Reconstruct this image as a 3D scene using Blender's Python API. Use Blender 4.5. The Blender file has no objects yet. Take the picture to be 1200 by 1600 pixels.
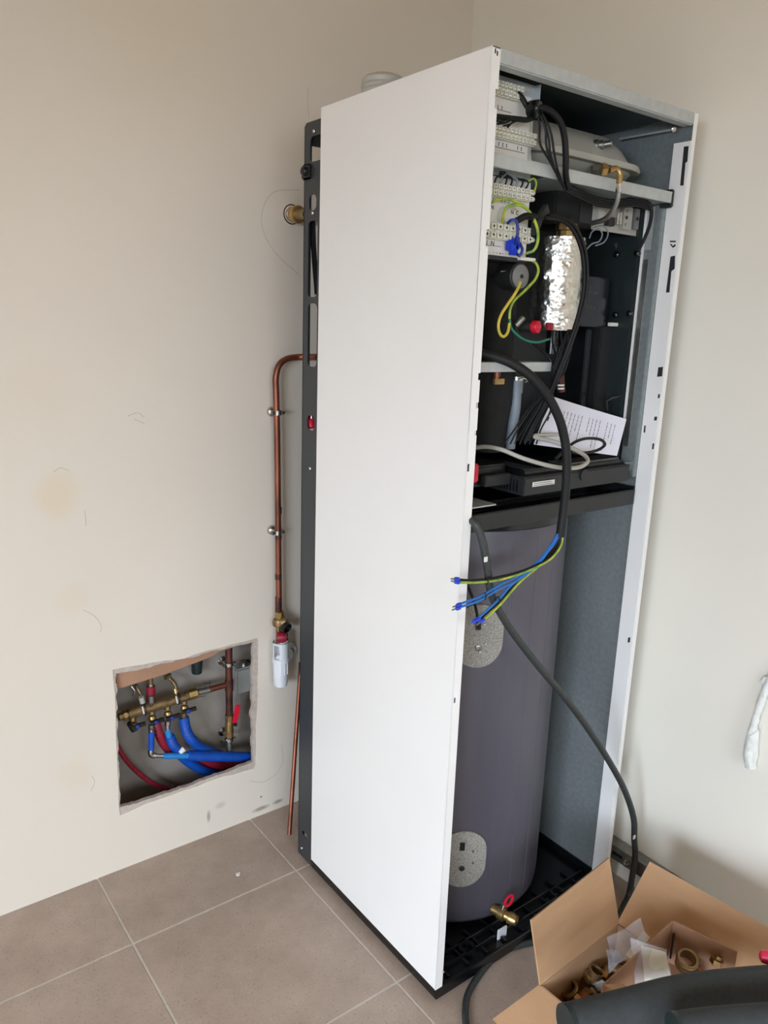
import bpy, bmesh, math, random
from mathutils import Vector, Matrix, noise
random.seed(7)
C = bpy.context.scene.collection
sc = bpy.context.scene
# ------------------------------------------------------------ camera
RM = Matrix(((0.79984198, 0.11517282, -0.5890569), (-0.59925053, 0.20872264, -0.77287364), (0.03393548, 0.97116944, 0.2359625)))
CP = Vector((-0.97434264, -1.03078552, 1.45999177)); FP = 1207.9583
cam = bpy.data.cameras.new('camera'); co = bpy.data.objects.new('camera', cam); C.objects.link(co)
cam.sensor_fit = 'VERTICAL'; cam.sensor_height = 32.0; cam.lens = FP / 1600 * 32.0; cam.clip_start = 0.02
co.matrix_world = Matrix.Translation(CP) @ RM.to_4x4(); sc.camera = co
# ------------------------------------------------------------ light
w = bpy.data.worlds.new('sky'); sc.world = w; w.use_nodes = True
bg = w.node_tree.nodes['Background']; bg.inputs[1].default_value = 1.3
_tc = w.node_tree.nodes.new('ShaderNodeTexCoord'); _sp = w.node_tree.nodes.new('ShaderNodeSeparateXYZ'); _rp = w.node_tree.nodes.new('ShaderNodeValToRGB')
w.node_tree.links.new(_tc.outputs['Generated'], _sp.inputs[0]); w.node_tree.links.new(_sp.outputs[2], _rp.inputs[0]); w.node_tree.links.new(_rp.outputs[0], bg.inputs[0])
_rp.color_ramp.elements[0].position = 0.0; _rp.color_ramp.elements[0].color = (0.16, 0.15, 0.13, 1)      # ground below the horizon, pale blue sky above
_rp.color_ramp.elements[1].position = 0.04; _rp.color_ramp.elements[1].color = (0.72, 0.86, 1.0, 1)
def area(name, loc, target, sx, sy, power, col):
    l = bpy.data.lights.new(name, 'AREA'); l.shape = 'RECTANGLE'; l.size = sx; l.size_y = sy; l.energy = power; l.color = col
    o = bpy.data.objects.new(name, l); C.objects.link(o); o.location = loc
    o.rotation_euler = (Vector(target) - Vector(loc)).to_track_quat('-Z', 'Y').to_euler(); return o
area('window_daylight', (-4.4, -2.5, 2.35), (0.0, -0.6, 0.2), 3.4, 2.4, 900, (0.74, 0.85, 1.0))
area('rear_fill_light', (-1.7, -5.2, 2.35), (-0.6, 0.8, 0.2), 2.6, 2.2, 185, (0.84, 0.91, 1.0))  # added fill from behind the camera, brightens front-facing surfaces
sc.view_settings.view_transform = 'Standard'; sc.view_settings.look = 'None'; sc.view_settings.gamma = 1
sc.view_settings.exposure = 0.0; sc.view_settings.use_curve_mapping = False

# ------------------------------------------------------------ helpers
def lin(c): return c / 12.92 if c <= 0.04045 else ((c + 0.055) / 1.055) ** 2.4
def rgb(r, g, b): return (lin(r / 255), lin(g / 255), lin(b / 255), 1)
def ray(u, v): return RM @ Vector(((u - 600) / FP, (800 - v) / FP, -1))
def X(u, v, x): d = ray(u, v); return CP + d * ((x - CP.x) / d.x)
def Y(u, v, y): d = ray(u, v); return CP + d * ((y - CP.y) / d.y)
def Z(u, v, z): d = ray(u, v); return CP + d * ((z - CP.z) / d.z)

def mat(name, col, rough=0.5, metal=0.0, var=0.0, scale=30, bump=0.0, bscale=200, col2=None, coat=0, spec=0.5, alpha=1, trans=0, stretch=None):
    m = bpy.data.materials.new(name); m.use_nodes = True; nt = m.node_tree; b = nt.nodes['Principled BSDF']
    b.inputs['Base Color'].default_value = col; b.inputs['Roughness'].default_value = rough; b.inputs['Metallic'].default_value = metal
    b.inputs['Specular IOR Level'].default_value = spec; b.inputs['Coat Weight'].default_value = coat
    b.inputs['Alpha'].default_value = alpha; b.inputs['Transmission Weight'].default_value = trans
    tc = nt.nodes.new('ShaderNodeTexCoord'); src = tc.outputs['Object']
    if stretch:
        mp = nt.nodes.new('ShaderNodeMapping'); mp.inputs['Scale'].default_value = stretch; nt.links.new(src, mp.inputs[0]); src = mp.outputs[0]
    if var or col2:
        n = nt.nodes.new('ShaderNodeTexNoise'); n.inputs['Scale'].default_value = scale; n.inputs['Detail'].default_value = 5
        nt.links.new(src, n.inputs['Vector'])
        r = nt.nodes.new('ShaderNodeValToRGB'); nt.links.new(n.outputs[0], r.inputs[0])
        c2 = col2 or tuple(min(1, c * (1 + var)) for c in col[:3]) + (1,)
        c1 = col if col2 else tuple(c * (1 - var) for c in col[:3]) + (1,)
        r.color_ramp.elements[0].position = 0.35; r.color_ramp.elements[0].color = c1
        r.color_ramp.elements[1].position = 0.65; r.color_ramp.elements[1].color = c2
        nt.links.new(r.outputs[0], b.inputs['Base Color'])
    if bump:
        n2 = nt.nodes.new('ShaderNodeTexNoise'); n2.inputs['Scale'].default_value = bscale; n2.inputs['Detail'].default_value = 4
        nt.links.new(src, n2.inputs['Vector'])
        bp = nt.nodes.new('ShaderNodeBump'); bp.inputs['Strength'].default_value = bump; bp.inputs['Distance'].default_value = 0.002
        nt.links.new(n2.outputs[0], bp.inputs['Height']); nt.links.new(bp.outputs[0], b.inputs['Normal'])
    return m

M = {}
M['white'] = mat('white_enamel', rgb(238, 237, 234), 0.42, var=0.012, scale=3)
M['zinc'] = mat('galvanised_steel', rgb(150, 158, 158), 0.45, metal=0.5, var=0.07, scale=90, bump=0.05)
M['zincl'] = mat('light_galvanised_steel', rgb(188, 193, 192), 0.45, metal=0.3, var=0.05, scale=60)
M['black'] = mat('black_sheet', rgb(38, 40, 42), 0.5, var=0.06, scale=80, bump=0.04)
M['frame'] = mat('powder_coated_black', rgb(52, 56, 60), 0.45, var=0.06, scale=200, bump=0.1, bscale=900)
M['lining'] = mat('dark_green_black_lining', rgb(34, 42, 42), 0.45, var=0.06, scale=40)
M['gloss'] = mat('glossy_black_plastic', rgb(16, 17, 19), 0.22, var=0.05, scale=10)
M['char'] = mat('charcoal_plastic', rgb(36, 37, 38), 0.5, var=0.05, scale=120, bump=0.08, bscale=1500)
M['foam'] = mat('black_foam', rgb(22, 22, 21), 0.9, var=0.15, scale=60, bump=0.3, bscale=500)
M['tank'] = mat('grey_purple_jacket', rgb(86, 83, 92), 0.42, var=0.12, scale=7, bump=0.08, bscale=30, stretch=(1, 1, 0.12))
M['felt'] = mat('speckled_grey_felt', rgb(120, 117, 110), 0.9, scale=420, col2=rgb(178, 175, 166), bump=0.3, bscale=700)
M['vessel'] = mat('grey_painted_steel', rgb(172, 170, 160), 0.38, var=0.03, scale=12)
M['term'] = mat('terminal_plastic', rgb(222, 220, 204), 0.42, var=0.03, scale=50)
M['label'] = mat('white_label', rgb(226, 224, 218), 0.6, var=0.02, scale=30)
M['ink'] = mat('dark_ink', rgb(40, 38, 44), 0.7, var=0.1, scale=30)
M['redink'] = mat('brown_ink', rgb(120, 80, 70), 0.7, var=0.1, scale=30)
M['rubber'] = mat('black_cable_rubber', rgb(27, 28, 29), 0.55, var=0.12, scale=80, spec=.3)
M['hose'] = mat('dusty_cable_rubber', rgb(50, 54, 53), 0.5, var=0.2, scale=160, bump=0.1)
M['wire'] = mat('black_wire', rgb(13, 14, 16), 0.5, var=0.1, scale=60, spec=.3)
M['blue'] = mat('blue_wire', rgb(35, 110, 190), 0.4, var=0.08, scale=60)
M['dblue'] = mat('dark_blue_wire', rgb(34, 52, 140), 0.4, var=0.08, scale=60)
M['ferr'] = mat('blue_ferrule', rgb(20, 60, 200), 0.4, var=0.08, scale=60)
M['yellow'] = mat('yellow_green_wire', rgb(190, 196, 60), 0.4, col2=rgb(100, 150, 60), scale=50)
M['ygold'] = mat('yellow_wire', rgb(205, 185, 60), 0.4, var=0.1, scale=40)
M['green'] = mat('green_wire', rgb(24, 120, 96), 0.4, var=0.1, scale=40)
M['chrome'] = mat('bright_metal', rgb(205, 205, 200), 0.22, metal=1, var=0.05, scale=60)
M['steel'] = mat('dull_steel', rgb(150, 150, 145), 0.38, metal=0.9, var=0.1, scale=60)
M['brass'] = mat('brass', rgb(178, 150, 100), 0.33, metal=0.9, var=0.15, scale=60, bump=0.1)
M['dbrass'] = mat('aged_brass', rgb(142, 118, 82), 0.45, metal=0.75, var=0.22, scale=70, bump=0.2)
M['copper'] = mat('copper', rgb(160, 98, 76), 0.4, metal=0.8, scale=14, col2=rgb(104, 64, 52), stretch=(1, 1, 0.5))
M['dcopper'] = mat('tarnished_copper', rgb(66, 44, 40), 0.5, metal=0.55, scale=26, col2=rgb(112, 64, 52))
M['red'] = mat('red_plastic', rgb(205, 22, 48), 0.35, var=0.08, scale=40)
M['dred'] = mat('dark_red_plastic', rgb(150, 24, 50), 0.4, var=0.1, scale=40)
M['pvc'] = mat('white_pvc', rgb(228, 232, 236), 0.35, var=0.02, scale=40)
M['gpvc'] = mat('grey_pvc', rgb(120, 130, 138), 0.4, var=0.05, scale=40)
M['paper'] = mat('printer_paper', rgb(226, 226, 238), 0.8, var=0.02, scale=20)
M['card'] = mat('cardboard', rgb(186, 148, 112), 0.85, var=0.06, scale=7, bump=0.15, bscale=60, stretch=(1, 1, 6))
M['cardin'] = mat('brown_board', rgb(164, 126, 100), 0.9, var=0.06, scale=20, bump=0.1)
M['gypsum'] = mat('broken_gypsum', rgb(186, 174, 162), 0.95, var=0.1, scale=90, bump=0.6, bscale=200)
M['concrete'] = mat('cavity_concrete', rgb(150, 142, 132), 0.95, var=0.12, scale=9, bump=0.4, bscale=70)
M['grout'] = mat('grout', rgb(196, 190, 180), 0.9, var=0.06, scale=60)
M['bpipe'] = mat('blue_corrugated_pipe', rgb(12, 76, 172), 0.45, var=0.12, scale=50)
M['lbpipe'] = mat('light_blue_pipe', rgb(40, 130, 200), 0.45, var=0.08, scale=50)
M['rpipe'] = mat('red_corrugated_pipe', rgb(140, 24, 44), 0.5, var=0.15, scale=50)
M['insul'] = mat('dark_foam_insulation', rgb(50, 54, 56), 0.75, var=0.1, scale=120, bump=0.15, bscale=700)
M['plaster'] = mat('white_plaster_wrap', rgb(226, 228, 222), 0.85, var=0.06, scale=50, bump=0.5, bscale=90)
M['pink'] = mat('pink_red_handle', rgb(222, 48, 88), 0.4, var=0.06, scale=50)
M['boxgrey'] = mat('light_grey_plastic', rgb(168, 168, 164), .5, var=.03, scale=30)
M['blackgreen'] = mat('green_black_plastic', rgb(30, 44, 44), .4, var=.08, scale=50)
M['steelg'] = mat('mid_grey_plastic', rgb(120, 120, 118), .5, var=.05, scale=40)
M['white_sheet'] = mat('bag_paper', rgb(226, 222, 206), 0.85, var=0.03, scale=30, bump=0.4, bscale=40)
def foil_mat():
    m = mat('crumpled_foil', rgb(222, 220, 212), 0.3, metal=1, bump=0)
    nt = m.node_tree; b = nt.nodes['Principled BSDF']; tc = nt.nodes['Texture Coordinate']
    v = nt.nodes.new('ShaderNodeTexVoronoi'); v.inputs['Scale'].default_value = 95; nt.links.new(tc.outputs['Object'], v.inputs['Vector'])
    n = nt.nodes.new('ShaderNodeTexNoise'); n.inputs['Scale'].default_value = 90; n.inputs['Detail'].default_value = 6; nt.links.new(tc.outputs['Object'], n.inputs['Vector'])
    a = nt.nodes.new('ShaderNodeMath'); a.operation = 'ADD'; nt.links.new(v.outputs[0], a.inputs[0]); nt.links.new(n.outputs[0], a.inputs[1])
    bp = nt.nodes.new('ShaderNodeBump'); bp.inputs['Strength'].default_value = 0.55; bp.inputs['Distance'].default_value = 0.0025
    nt.links.new(a.outputs[0], bp.inputs['Height']); nt.links.new(bp.outputs[0], b.inputs['Normal']); return m
M['foil'] = foil_mat()
def plastic_mat():
    m = mat('clear_bag_plastic', rgb(225, 225, 232), 0.18, alpha=0.28, bump=0.6, bscale=30); return m
M['bag'] = plastic_mat()
def paint(name, base, spots, scuffs=()):
    """matte wall paint with faint filler stains (each at its own place on the wall)"""
    m = mat(name, base, 0.85, bump=0.12, bscale=160); nt = m.node_tree; b = nt.nodes['Principled BSDF']
    tc = nt.nodes['Texture Coordinate']; L = nt.links
    n = nt.nodes.new('ShaderNodeTexNoise'); n.inputs['Scale'].default_value = 1.3; n.inputs['Detail'].default_value = 4; L.new(tc.outputs['Object'], n.inputs['Vector'])
    r = nt.nodes.new('ShaderNodeValToRGB'); L.new(n.outputs[0], r.inputs[0])
    r.color_ramp.elements[0].position = .35; r.color_ramp.elements[0].color = tuple(c * 0.965 for c in base[:3]) + (1,)
    r.color_ramp.elements[1].position = .65; r.color_ramp.elements[1].color = tuple(c * 1.02 for c in base[:3]) + (1,)
    prev = r.outputs[0]
    nz = nt.nodes.new('ShaderNodeTexNoise'); nz.inputs['Scale'].default_value = 14; nz.inputs['Detail'].default_value = 6; L.new(tc.outputs['Object'], nz.inputs['Vector'])
    for (c, rad, col, amt) in spots:
        mp = nt.nodes.new('ShaderNodeMapping'); mp.vector_type = 'POINT'
        mp.inputs['Location'].default_value = tuple(-c[i] / rad[i] for i in range(3)); mp.inputs['Scale'].default_value = tuple(1 / k for k in rad)
        L.new(tc.outputs['Object'], mp.inputs[0])
        ln = nt.nodes.new('ShaderNodeVectorMath'); ln.operation = 'LENGTH'; L.new(mp.outputs[0], ln.inputs[0])
        ad = nt.nodes.new('ShaderNodeMath'); ad.operation = 'ADD'; L.new(ln.outputs['Value'], ad.inputs[0]); L.new(nz.outputs[0], ad.inputs[1])
        mr = nt.nodes.new('ShaderNodeMapRange'); mr.inputs['From Min'].default_value = 0.9; mr.inputs['From Max'].default_value = 1.6
        mr.inputs['To Min'].default_value = amt; mr.inputs['To Max'].default_value = 0; L.new(ad.outputs[0], mr.inputs['Value'])
        mx = nt.nodes.new('ShaderNodeMix'); mx.data_type = 'RGBA'; L.new(mr.outputs[0], mx.inputs['Factor']); L.new(prev, mx.inputs[6])
        mx.inputs[7].default_value = col; prev = mx.outputs[2]
    L.new(prev, b.inputs['Base Color']); return m
def tile_mat():
    m = mat('taupe_stone_tile', rgb(160, 141, 126), 0.42, bump=0.12, bscale=120); nt = m.node_tree; b = nt.nodes['Principled BSDF']; L = nt.links
    g = nt.nodes.new('ShaderNodeNewGeometry'); P = g.outputs['Position']
    n = nt.nodes.new('ShaderNodeTexNoise'); n.inputs['Scale'].default_value = 9; n.inputs['Detail'].default_value = 8; n.inputs['Roughness'].default_value = .65; L.new(P, n.inputs['Vector'])
    r = nt.nodes.new('ShaderNodeValToRGB'); L.new(n.outputs[0], r.inputs[0]); r.color_ramp.elements[0].position = .3; r.color_ramp.elements[1].position = .7
    r.color_ramp.elements[0].color = rgb(158, 140, 126); r.color_ramp.elements[1].color = rgb(179, 161, 147)
    n2 = nt.nodes.new('ShaderNodeTexNoise'); n2.inputs['Scale'].default_value = 210; n2.inputs['Detail'].default_value = 3; L.new(P, n2.inputs['Vector'])
    r2 = nt.nodes.new('ShaderNodeValToRGB'); L.new(n2.outputs[0], r2.inputs[0])
    e = r2.color_ramp.elements; e[0].position = .3; e[0].color = (.6, .6, .6, 1); e[1].position = .40; e[1].color = (1, 1, 1, 1)
    e2 = r2.color_ramp.elements.new(.66); e2.color = (1, 1, 1, 1); e3 = r2.color_ramp.elements.new(.76); e3.color = (1.4, 1.4, 1.4, 1)
    mx = nt.nodes.new('ShaderNodeMix'); mx.data_type = 'RGBA'; mx.blend_type = 'MULTIPLY'; mx.inputs[0].default_value = 1
    L.new(r.outputs[0], mx.inputs[6]); L.new(r2.outputs[0], mx.inputs[7])
    v = nt.nodes.new('ShaderNodeTexVoronoi'); v.inputs['Scale'].default_value = 9; L.new(P, v.inputs['Vector'])
    mr = nt.nodes.new('ShaderNodeMapRange'); mr.inputs['From Min'].default_value = .05; mr.inputs['From Max'].default_value = .085; mr.inputs['To Min'].default_value = .55; mr.inputs['To Max'].default_value = 0
    L.new(v.outputs['Distance'], mr.inputs['Value'])
    mx2 = nt.nodes.new('ShaderNodeMix'); mx2.data_type = 'RGBA'; L.new(mr.outputs[0], mx2.inputs[0]); L.new(mx.outputs[2], mx2.inputs[6]); mx2.inputs[7].default_value = rgb(96, 78, 68)
    L.new(mx2.outputs[2], b.inputs['Base Color']); return m
M['tile'] = tile_mat()

WO = {}   # world origin of every object
def frame_axes(d):
    d = d.normalized(); a = Vector((0, 0, 1)) if abs(d.z) < 0.9 else Vector((0, 1, 0))
    u = d.cross(a).normalized(); return u, d.cross(u).normalized()
def smooth_path(pts, k=6):
    pts = [Vector(p) for p in pts]
    if len(pts) < 3: return pts
    out = []
    for i in range(len(pts) - 1):
        p0 = pts[i - 1] if i else pts[0] * 2 - pts[1]; p1 = pts[i]; p2 = pts[i + 1]; p3 = pts[i + 2] if i + 2 < len(pts) else p2 * 2 - p1
        for j in range(k):
            t = j / k
            out.append(0.5 * ((2 * p1) + (p2 - p0) * t + (2 * p0 - 5 * p1 + 4 * p2 - p3) * t * t + (3 * p1 - p0 - 3 * p2 + p3) * t ** 3))
    out.append(pts[-1]); return out
class MB:
    def __init__(s): s.v = []; s.f = []
    def add(s, vs, fs):
        n = len(s.v); s.v += [Vector(v) for v in vs]; s.f += [tuple(n + i for i in f) for f in fs]; return s
    def box(s, a, b):
        x0, x1 = sorted((a[0], b[0])); y0, y1 = sorted((a[1], b[1])); z0, z1 = sorted((a[2], b[2]))
        vs = [(x, y, z) for z in (z0, z1) for y in (y0, y1) for x in (x0, x1)]
        return s.add(vs, [(0, 2, 3, 1), (4, 5, 7, 6), (0, 1, 5, 4), (1, 3, 7, 5), (3, 2, 6, 7), (2, 0, 4, 6)])
    def obox(s, c, ax, h):
        c = Vector(c); vs = []
        for k in (-1, 1):
            for j in (-1, 1):
                for i in (-1, 1): vs.append(c + ax[0] * h[0] * i + ax[1] * h[1] * j + ax[2] * h[2] * k)
        return s.add(vs, [(0, 2, 3, 1), (4, 5, 7, 6), (0, 1, 5, 4), (1, 3, 7, 5), (3, 2, 6, 7), (2, 0, 4, 6)])
    def tube(s, pts, r, n=8, k=6, corr=None):
        P = smooth_path(pts, k) if k else [Vector(p) for p in pts]
        m = len(P); n0 = len(s.v); u = None
        for i, p in enumerate(P):
            d = (P[min(i + 1, m - 1)] - P[max(i - 1, 0)]).normalized()
            if u is None: u, w_ = frame_axes(d)
            else:
                u = (u - d * u.dot(d)).normalized()
            w_ = d.cross(u)
            rr = r if not callable(r) else r(i / (m - 1))
            for j in range(n):
                a = 2 * math.pi * j / n; s.v.append(p + (u * math.cos(a) + w_ * math.sin(a)) * rr)
        for i in range(m - 1):
            for j in range(n):
                s.f.append((n0 + i * n + j, n0 + i * n + (j + 1) % n, n0 + (i + 1) * n + (j + 1) % n, n0 + (i + 1) * n + j))
        s.f.append(tuple(n0 + j for j in reversed(range(n)))); s.f.append(tuple(n0 + (m - 1) * n + j for j in range(n))); return s
    def lathe(s, prof, o, axis=(0, 0, 1), n=24, closed=False):
        o = Vector(o); d = Vector(axis).normalized(); u, w_ = frame_axes(d); n0 = len(s.v); m = len(prof)
        for (r, h) in prof:
            for j in range(n):
                a = 2 * math.pi * j / n; s.v.append(o + d * h + (u * math.cos(a) + w_ * math.sin(a)) * max(r, 1e-5))
        for i in range(m - 1):
            for j in range(n): s.f.append((n0 + i * n + j, n0 + i * n + (j + 1) % n, n0 + (i + 1) * n + (j + 1) % n, n0 + (i + 1) * n + j))
        if closed:
            for j in range(n): s.f.append((n0 + (m - 1) * n + j, n0 + (m - 1) * n + (j + 1) % n, n0 + (j + 1) % n, n0 + j))
        else:
            s.f.append(tuple(n0 + j for j in reversed(range(n)))); s.f.append(tuple(n0 + (m - 1) * n + j for j in range(n)))
        return s
    def plate(s, outer, holes, o, u, v, nrm, th):
        """flat sheet with holes: 2D loops in axes u,v, thickness th along nrm"""
        bm = bmesh.new(); o = Vector(o); u = Vector(u); v = Vector(v); nrm = Vector(nrm); loops = [outer] + list(holes); es = []
        rings = []
        for lp in loops:
            vs = [bm.verts.new(o + u * a + v * b) for a, b in lp]; rings.append(vs)
            for i in range(len(vs)): es.append(bm.edges.new((vs[i], vs[(i + 1) % len(vs)])))
        bmesh.ops.triangle_fill(bm, edges=es, use_beauty=True, use_dissolve=False)
        bm.verts.index_update(); nv = len(bm.verts)
        vs = [x.co.copy() for x in bm.verts]; fs = [tuple(q.index for q in f.verts) for f in bm.faces]
        idx = [[q.index for q in r] for r in rings]; bm.free()
        allf = list(fs) + [tuple(i + nv for i in reversed(f)) for f in fs]
        for r in idx:
            for i in range(len(r)): a, b = r[i], r[(i + 1) % len(r)]; allf.append((a, b, b + nv, a + nv))
        return s.add(vs + [q + nrm * th for q in vs], allf)
    def build(s, name, m, parent=None, bevel=0, seg=2, sharp=35, origin=None, recalc=True):
        xs = [q.x for q in s.v]; ys = [q.y for q in s.v]; zs = [q.z for q in s.v]
        o = Vector(origin) if origin is not None else Vector(((min(xs) + max(xs)) / 2, (min(ys) + max(ys)) / 2, min(zs)))
        me = bpy.data.meshes.new(name); me.from_pydata([q - o for q in s.v], [], s.f); me.materials.append(M[m] if isinstance(m, str) else m)
        bm = bmesh.new(); bm.from_mesh(me)
        if recalc: bmesh.ops.recalc_face_normals(bm, faces=bm.faces)
        if bevel: bmesh.ops.bevel(bm, geom=[e for e in bm.edges if len(e.link_faces) == 2 and e.calc_face_angle(0) > 0.5], offset=bevel, segments=seg, affect='EDGES', clamp_overlap=True)
        ca = math.radians(sharp)
        for f in bm.faces: f.smooth = True
        for e in bm.edges:
            if len(e.link_faces) != 2 or e.calc_face_angle(0) > ca: e.smooth = False
        bm.to_mesh(me); bm.free()
        ob = bpy.data.objects.new(name, me); C.objects.link(ob); place(ob, o, parent); return ob
def place(ob, o, parent):
    ob.location = Vector(o) - (WO[parent.name] if parent else Vector()); WO[ob.name] = Vector(o)
    if parent: ob.parent = parent
def thing(name, label, cat, loc, group=None):
    o = bpy.data.objects.new(name, None); C.objects.link(o); o.location = loc; o.empty_display_size = 0.05; WO[o.name] = Vector(loc); tag(o, label, cat, group); return o
def tag(o, label, cat, group=None):
    o['label'] = label; o['category'] = cat
    if group: o['group'] = group
    return o
def struct(o): o['kind'] = 'structure'; return o
def stuff(o): o['kind'] = 'stuff'; return o
def copy_piece(src, o, parent):
    c = src.copy(); C.objects.link(c); c.parent = parent; c.location = Vector(o) - WO[parent.name]; WO[c.name] = Vector(o); return c
def text(s, size, o, u, v, m, parent, name='lettering', th=0.0002):
    cu = bpy.data.curves.new('lettering_curve', 'FONT'); cu.body = s; cu.size = size; cu.extrude = th; cu.align_x = 'CENTER'; cu.align_y = 'CENTER'
    t = bpy.data.objects.new('tmp', cu); C.objects.link(t); dg = bpy.context.evaluated_depsgraph_get(); me = bpy.data.meshes.new_from_object(t.evaluated_get(dg))
    bpy.data.objects.remove(t); u = Vector(u).normalized(); v = (Vector(v) - u * Vector(v).dot(u)).normalized(); n = u.cross(v)
    me.transform(Matrix((u, v, n)).transposed().to_4x4()); me.materials.clear(); me.materials.append(M[m])
    ob = bpy.data.objects.new(name, me); C.objects.link(ob); place(ob, Vector(o), parent); return ob
def rect(a, b, c, d): return [(a, b), (c, b), (c, d), (a, d)]
def rrect(a, b, c, d, r, n=4):
    a, c = sorted((a, c)); b, d = sorted((b, d)); r = min(r, (c - a) / 2 * .999, (d - b) / 2 * .999); out = []
    for (x, y, t) in ((c - r, b + r, -90), (c - r, d - r, 0), (a + r, d - r, 90), (a + r, b + r, 180)):
        for i in range(n + 1):
            q = math.radians(t + 90 * i / n); out.append((x + r * math.cos(q), y + r * math.sin(q)))
    return out
XX, YY, ZZ = Vector((1, 0, 0)), Vector((0, 1, 0)), Vector((0, 0, 1))
def screw(p, n, parent, r=0.004, m='chrome'):
    return MB().lathe([(r, 0), (r, 0.0015), (r * .7, 0.003), (r * .25, 0.003), (r * .2, .002)], p, n, 12).build('screw', m, parent)

# ------------------------------------------------------------ room
XL, XR, YF, YB, H = -3.0, 0.69, -3.6, 0.8146, 2.7
# floor: grout bed and tiles
fl = struct(MB().box((XL - .2, YF - .2, -.06), (XR + .15, 1.0, -.0015)).build('floor', 'grout', origin=(0, 0, -.06)))
S = 0.4497; gx = -0.0352; gy = 0.542; g = .0022
tile0 = None
for i in range(-7, 3):
    for j in range(-10, 2):
        x0 = max(gx + S * (i - 1), XL) + g; x1 = min(gx + S * i, XR) - g; y0 = max(gy - S * (1 - j), YF) + g; y1 = min(gy + S * j, YB + .01) - g
        if x1 - x0 < .02 or y1 - y0 < .02: continue
        full = abs(x1 - x0 - S + 2 * g) < 1e-4 and abs(y1 - y0 - S + 2 * g) < 1e-4
        o = ((x0 + x1) / 2, (y0 + y1) / 2, -.01)
        if full and tile0: copy_piece(tile0, o, fl)
        else:
            t = MB().box((x0, y0, -.01), (x1, y1, 0)).build('tile', 'tile', fl, bevel=.0012, seg=1)
            if full: tile0 = t
# wall with the broken-out hole
hz = [(60,250),(120,237),(175,228),(232,220),(300,206),(372,195),(425,192),(482,183),(545,158),(620,135),(700,118),(760,100),(840,82),(905,62),(915,80),(913,165),(914,250),(911,320),(914,400),(908,500),(902,600),(903,700),(900,808),(893,826),(830,842),(760,865),(712,872),(660,890),(610,908),(560,930),(470,958),(400,985),(325,1010),(250,1035),(180,1070),(105,1102),(96,1050),(95,950),(90,850),(80,650),(78,520),(75,400),(66,320)]
hi = [(82,272),(112,268),(160,262),(225,250),(290,235),(345,214),(400,208),(450,193),(500,182),(560,172),(600,155),(650,140),(690,136),(730,124),(780,112),(830,104),(890,88),(884,130),(887,190),(878,250),(882,300),(886,350),(878,410),(885,460),(872,520),(882,560),(886,620),(880,680),(884,740),(886,793),(850,806),(800,822),(755,842),(700,862),(660,874),(620,888),(560,912),(520,930),(480,942),(420,962),(350,984),(290,1004),(220,1028),(160,1046),(105,1058),(108,980),(100,900),(98,820),(94,760),(96,700),(88,640),(92,560),(84,520),(90,460),(82,420),(90,360),(80,330)]
def cz(q): return (160 + q[0] / 3.75, 980 + q[1] / 3.75)
def wp(u, v, y=YB): p = Y(u, v, y); return (p.x, p.z)
hout = [wp(*cz(q)) for q in hz]; hin = [wp(*cz(q)) for q in hi]
jag = []
for i in range(len(hin)):
    a, b = hin[i], hin[(i + 1) % len(hin)]; jag.append(a)
    for t in (.33, .66): jag.append((a[0] + (b[0] - a[0]) * t + random.uniform(-.0016, .0016), a[1] + (b[1] - a[1]) * t + random.uniform(-.0016, .0016)))
wcol = rgb(221, 212, 198)
def pw(u, v): p = Y(u, v, YB); return (p.x, 0, p.z)
yel = rgb(218, 196, 156); grey = rgb(150, 142, 128)
M['wallp'] = paint('matte_cream_wall_paint', wcol, [(pw(92, 775), (.06, 1, .06), yel, .35), (pw(110, 940), (.05, 1, .05), yel, .15), (pw(120, 1210), (.05, 1, .06), yel, .2), (pw(60, 620), (.09, 1, .09), yel, .1),
    (pw(326, 1276), (.007, 1, .022), grey, .8), (pw(345, 1258), (.02, 1, .012), grey, .3), (pw(408, 1283 - 20), (.03, 1, .008), grey, .9), (pw(435, 1252), (.02, 1, .008), grey, .9), (pw(408, 1245), (.004, 1, .004), rgb(90, 80, 70), .9), (pw(250, 60), (.25, 1, .2), yel, .15)])
wb = struct(MB().plate(rect(XL, -.02, XR, H), [hout], (0, YB, 0), XX, ZZ, YY, .0025).build('wall_back', 'wallp', origin=(0, YB, 0)))
MB().plate(rect(-.62, 0, .2, .8), [jag], (0, YB + .0026, 0), XX, ZZ, YY, .0125).build('plasterboard_core', 'gypsum', wb)
tb = [(60,262),(82,300),(84,352),(112,356),(190,332),(270,306),(360,278),(462,240),(560,204),(650,166),(672,148),(760,120),(780,108),(700,100),(500,150),(300,180),(120,222)]
MB().plate([wp(*cz(q), YB + .017) for q in tb], [], (0, YB + .017, 0), XX, ZZ, YY, .01).build('backing_board', 'cardin', wb)
# pencil scribbles / hairs left under the paint
def hair(pts, r=.0004):
    m = MB(); m.tube([Y(u, v, YB - .0003) for u, v in pts], r, 4, 5); return m.build('hairline_mark', 'hairm', wb)
M['hairm'] = mat('faint_pencil', rgb(158, 148, 132), .9, var=.1)
for pts in ([(470,297),(430,299),(413,320),(409,350),(420,380),(440,405),(468,430)], [(130,953),(148,963),(158,977),(157,988)], [(143,1212),(148,1222),(142,1236)], [(83,738),(95,731),(108,736)], [(132,798),(134,810),(134,822)],
            [(440,1162),(442,1190),(430,1210),(410,1222),(390,1220)], [(200,650),(215,645),(225,652)], [(210,655),(226,662)], [(482,135),(481,160),(483,185)]): hair(pts)
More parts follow.
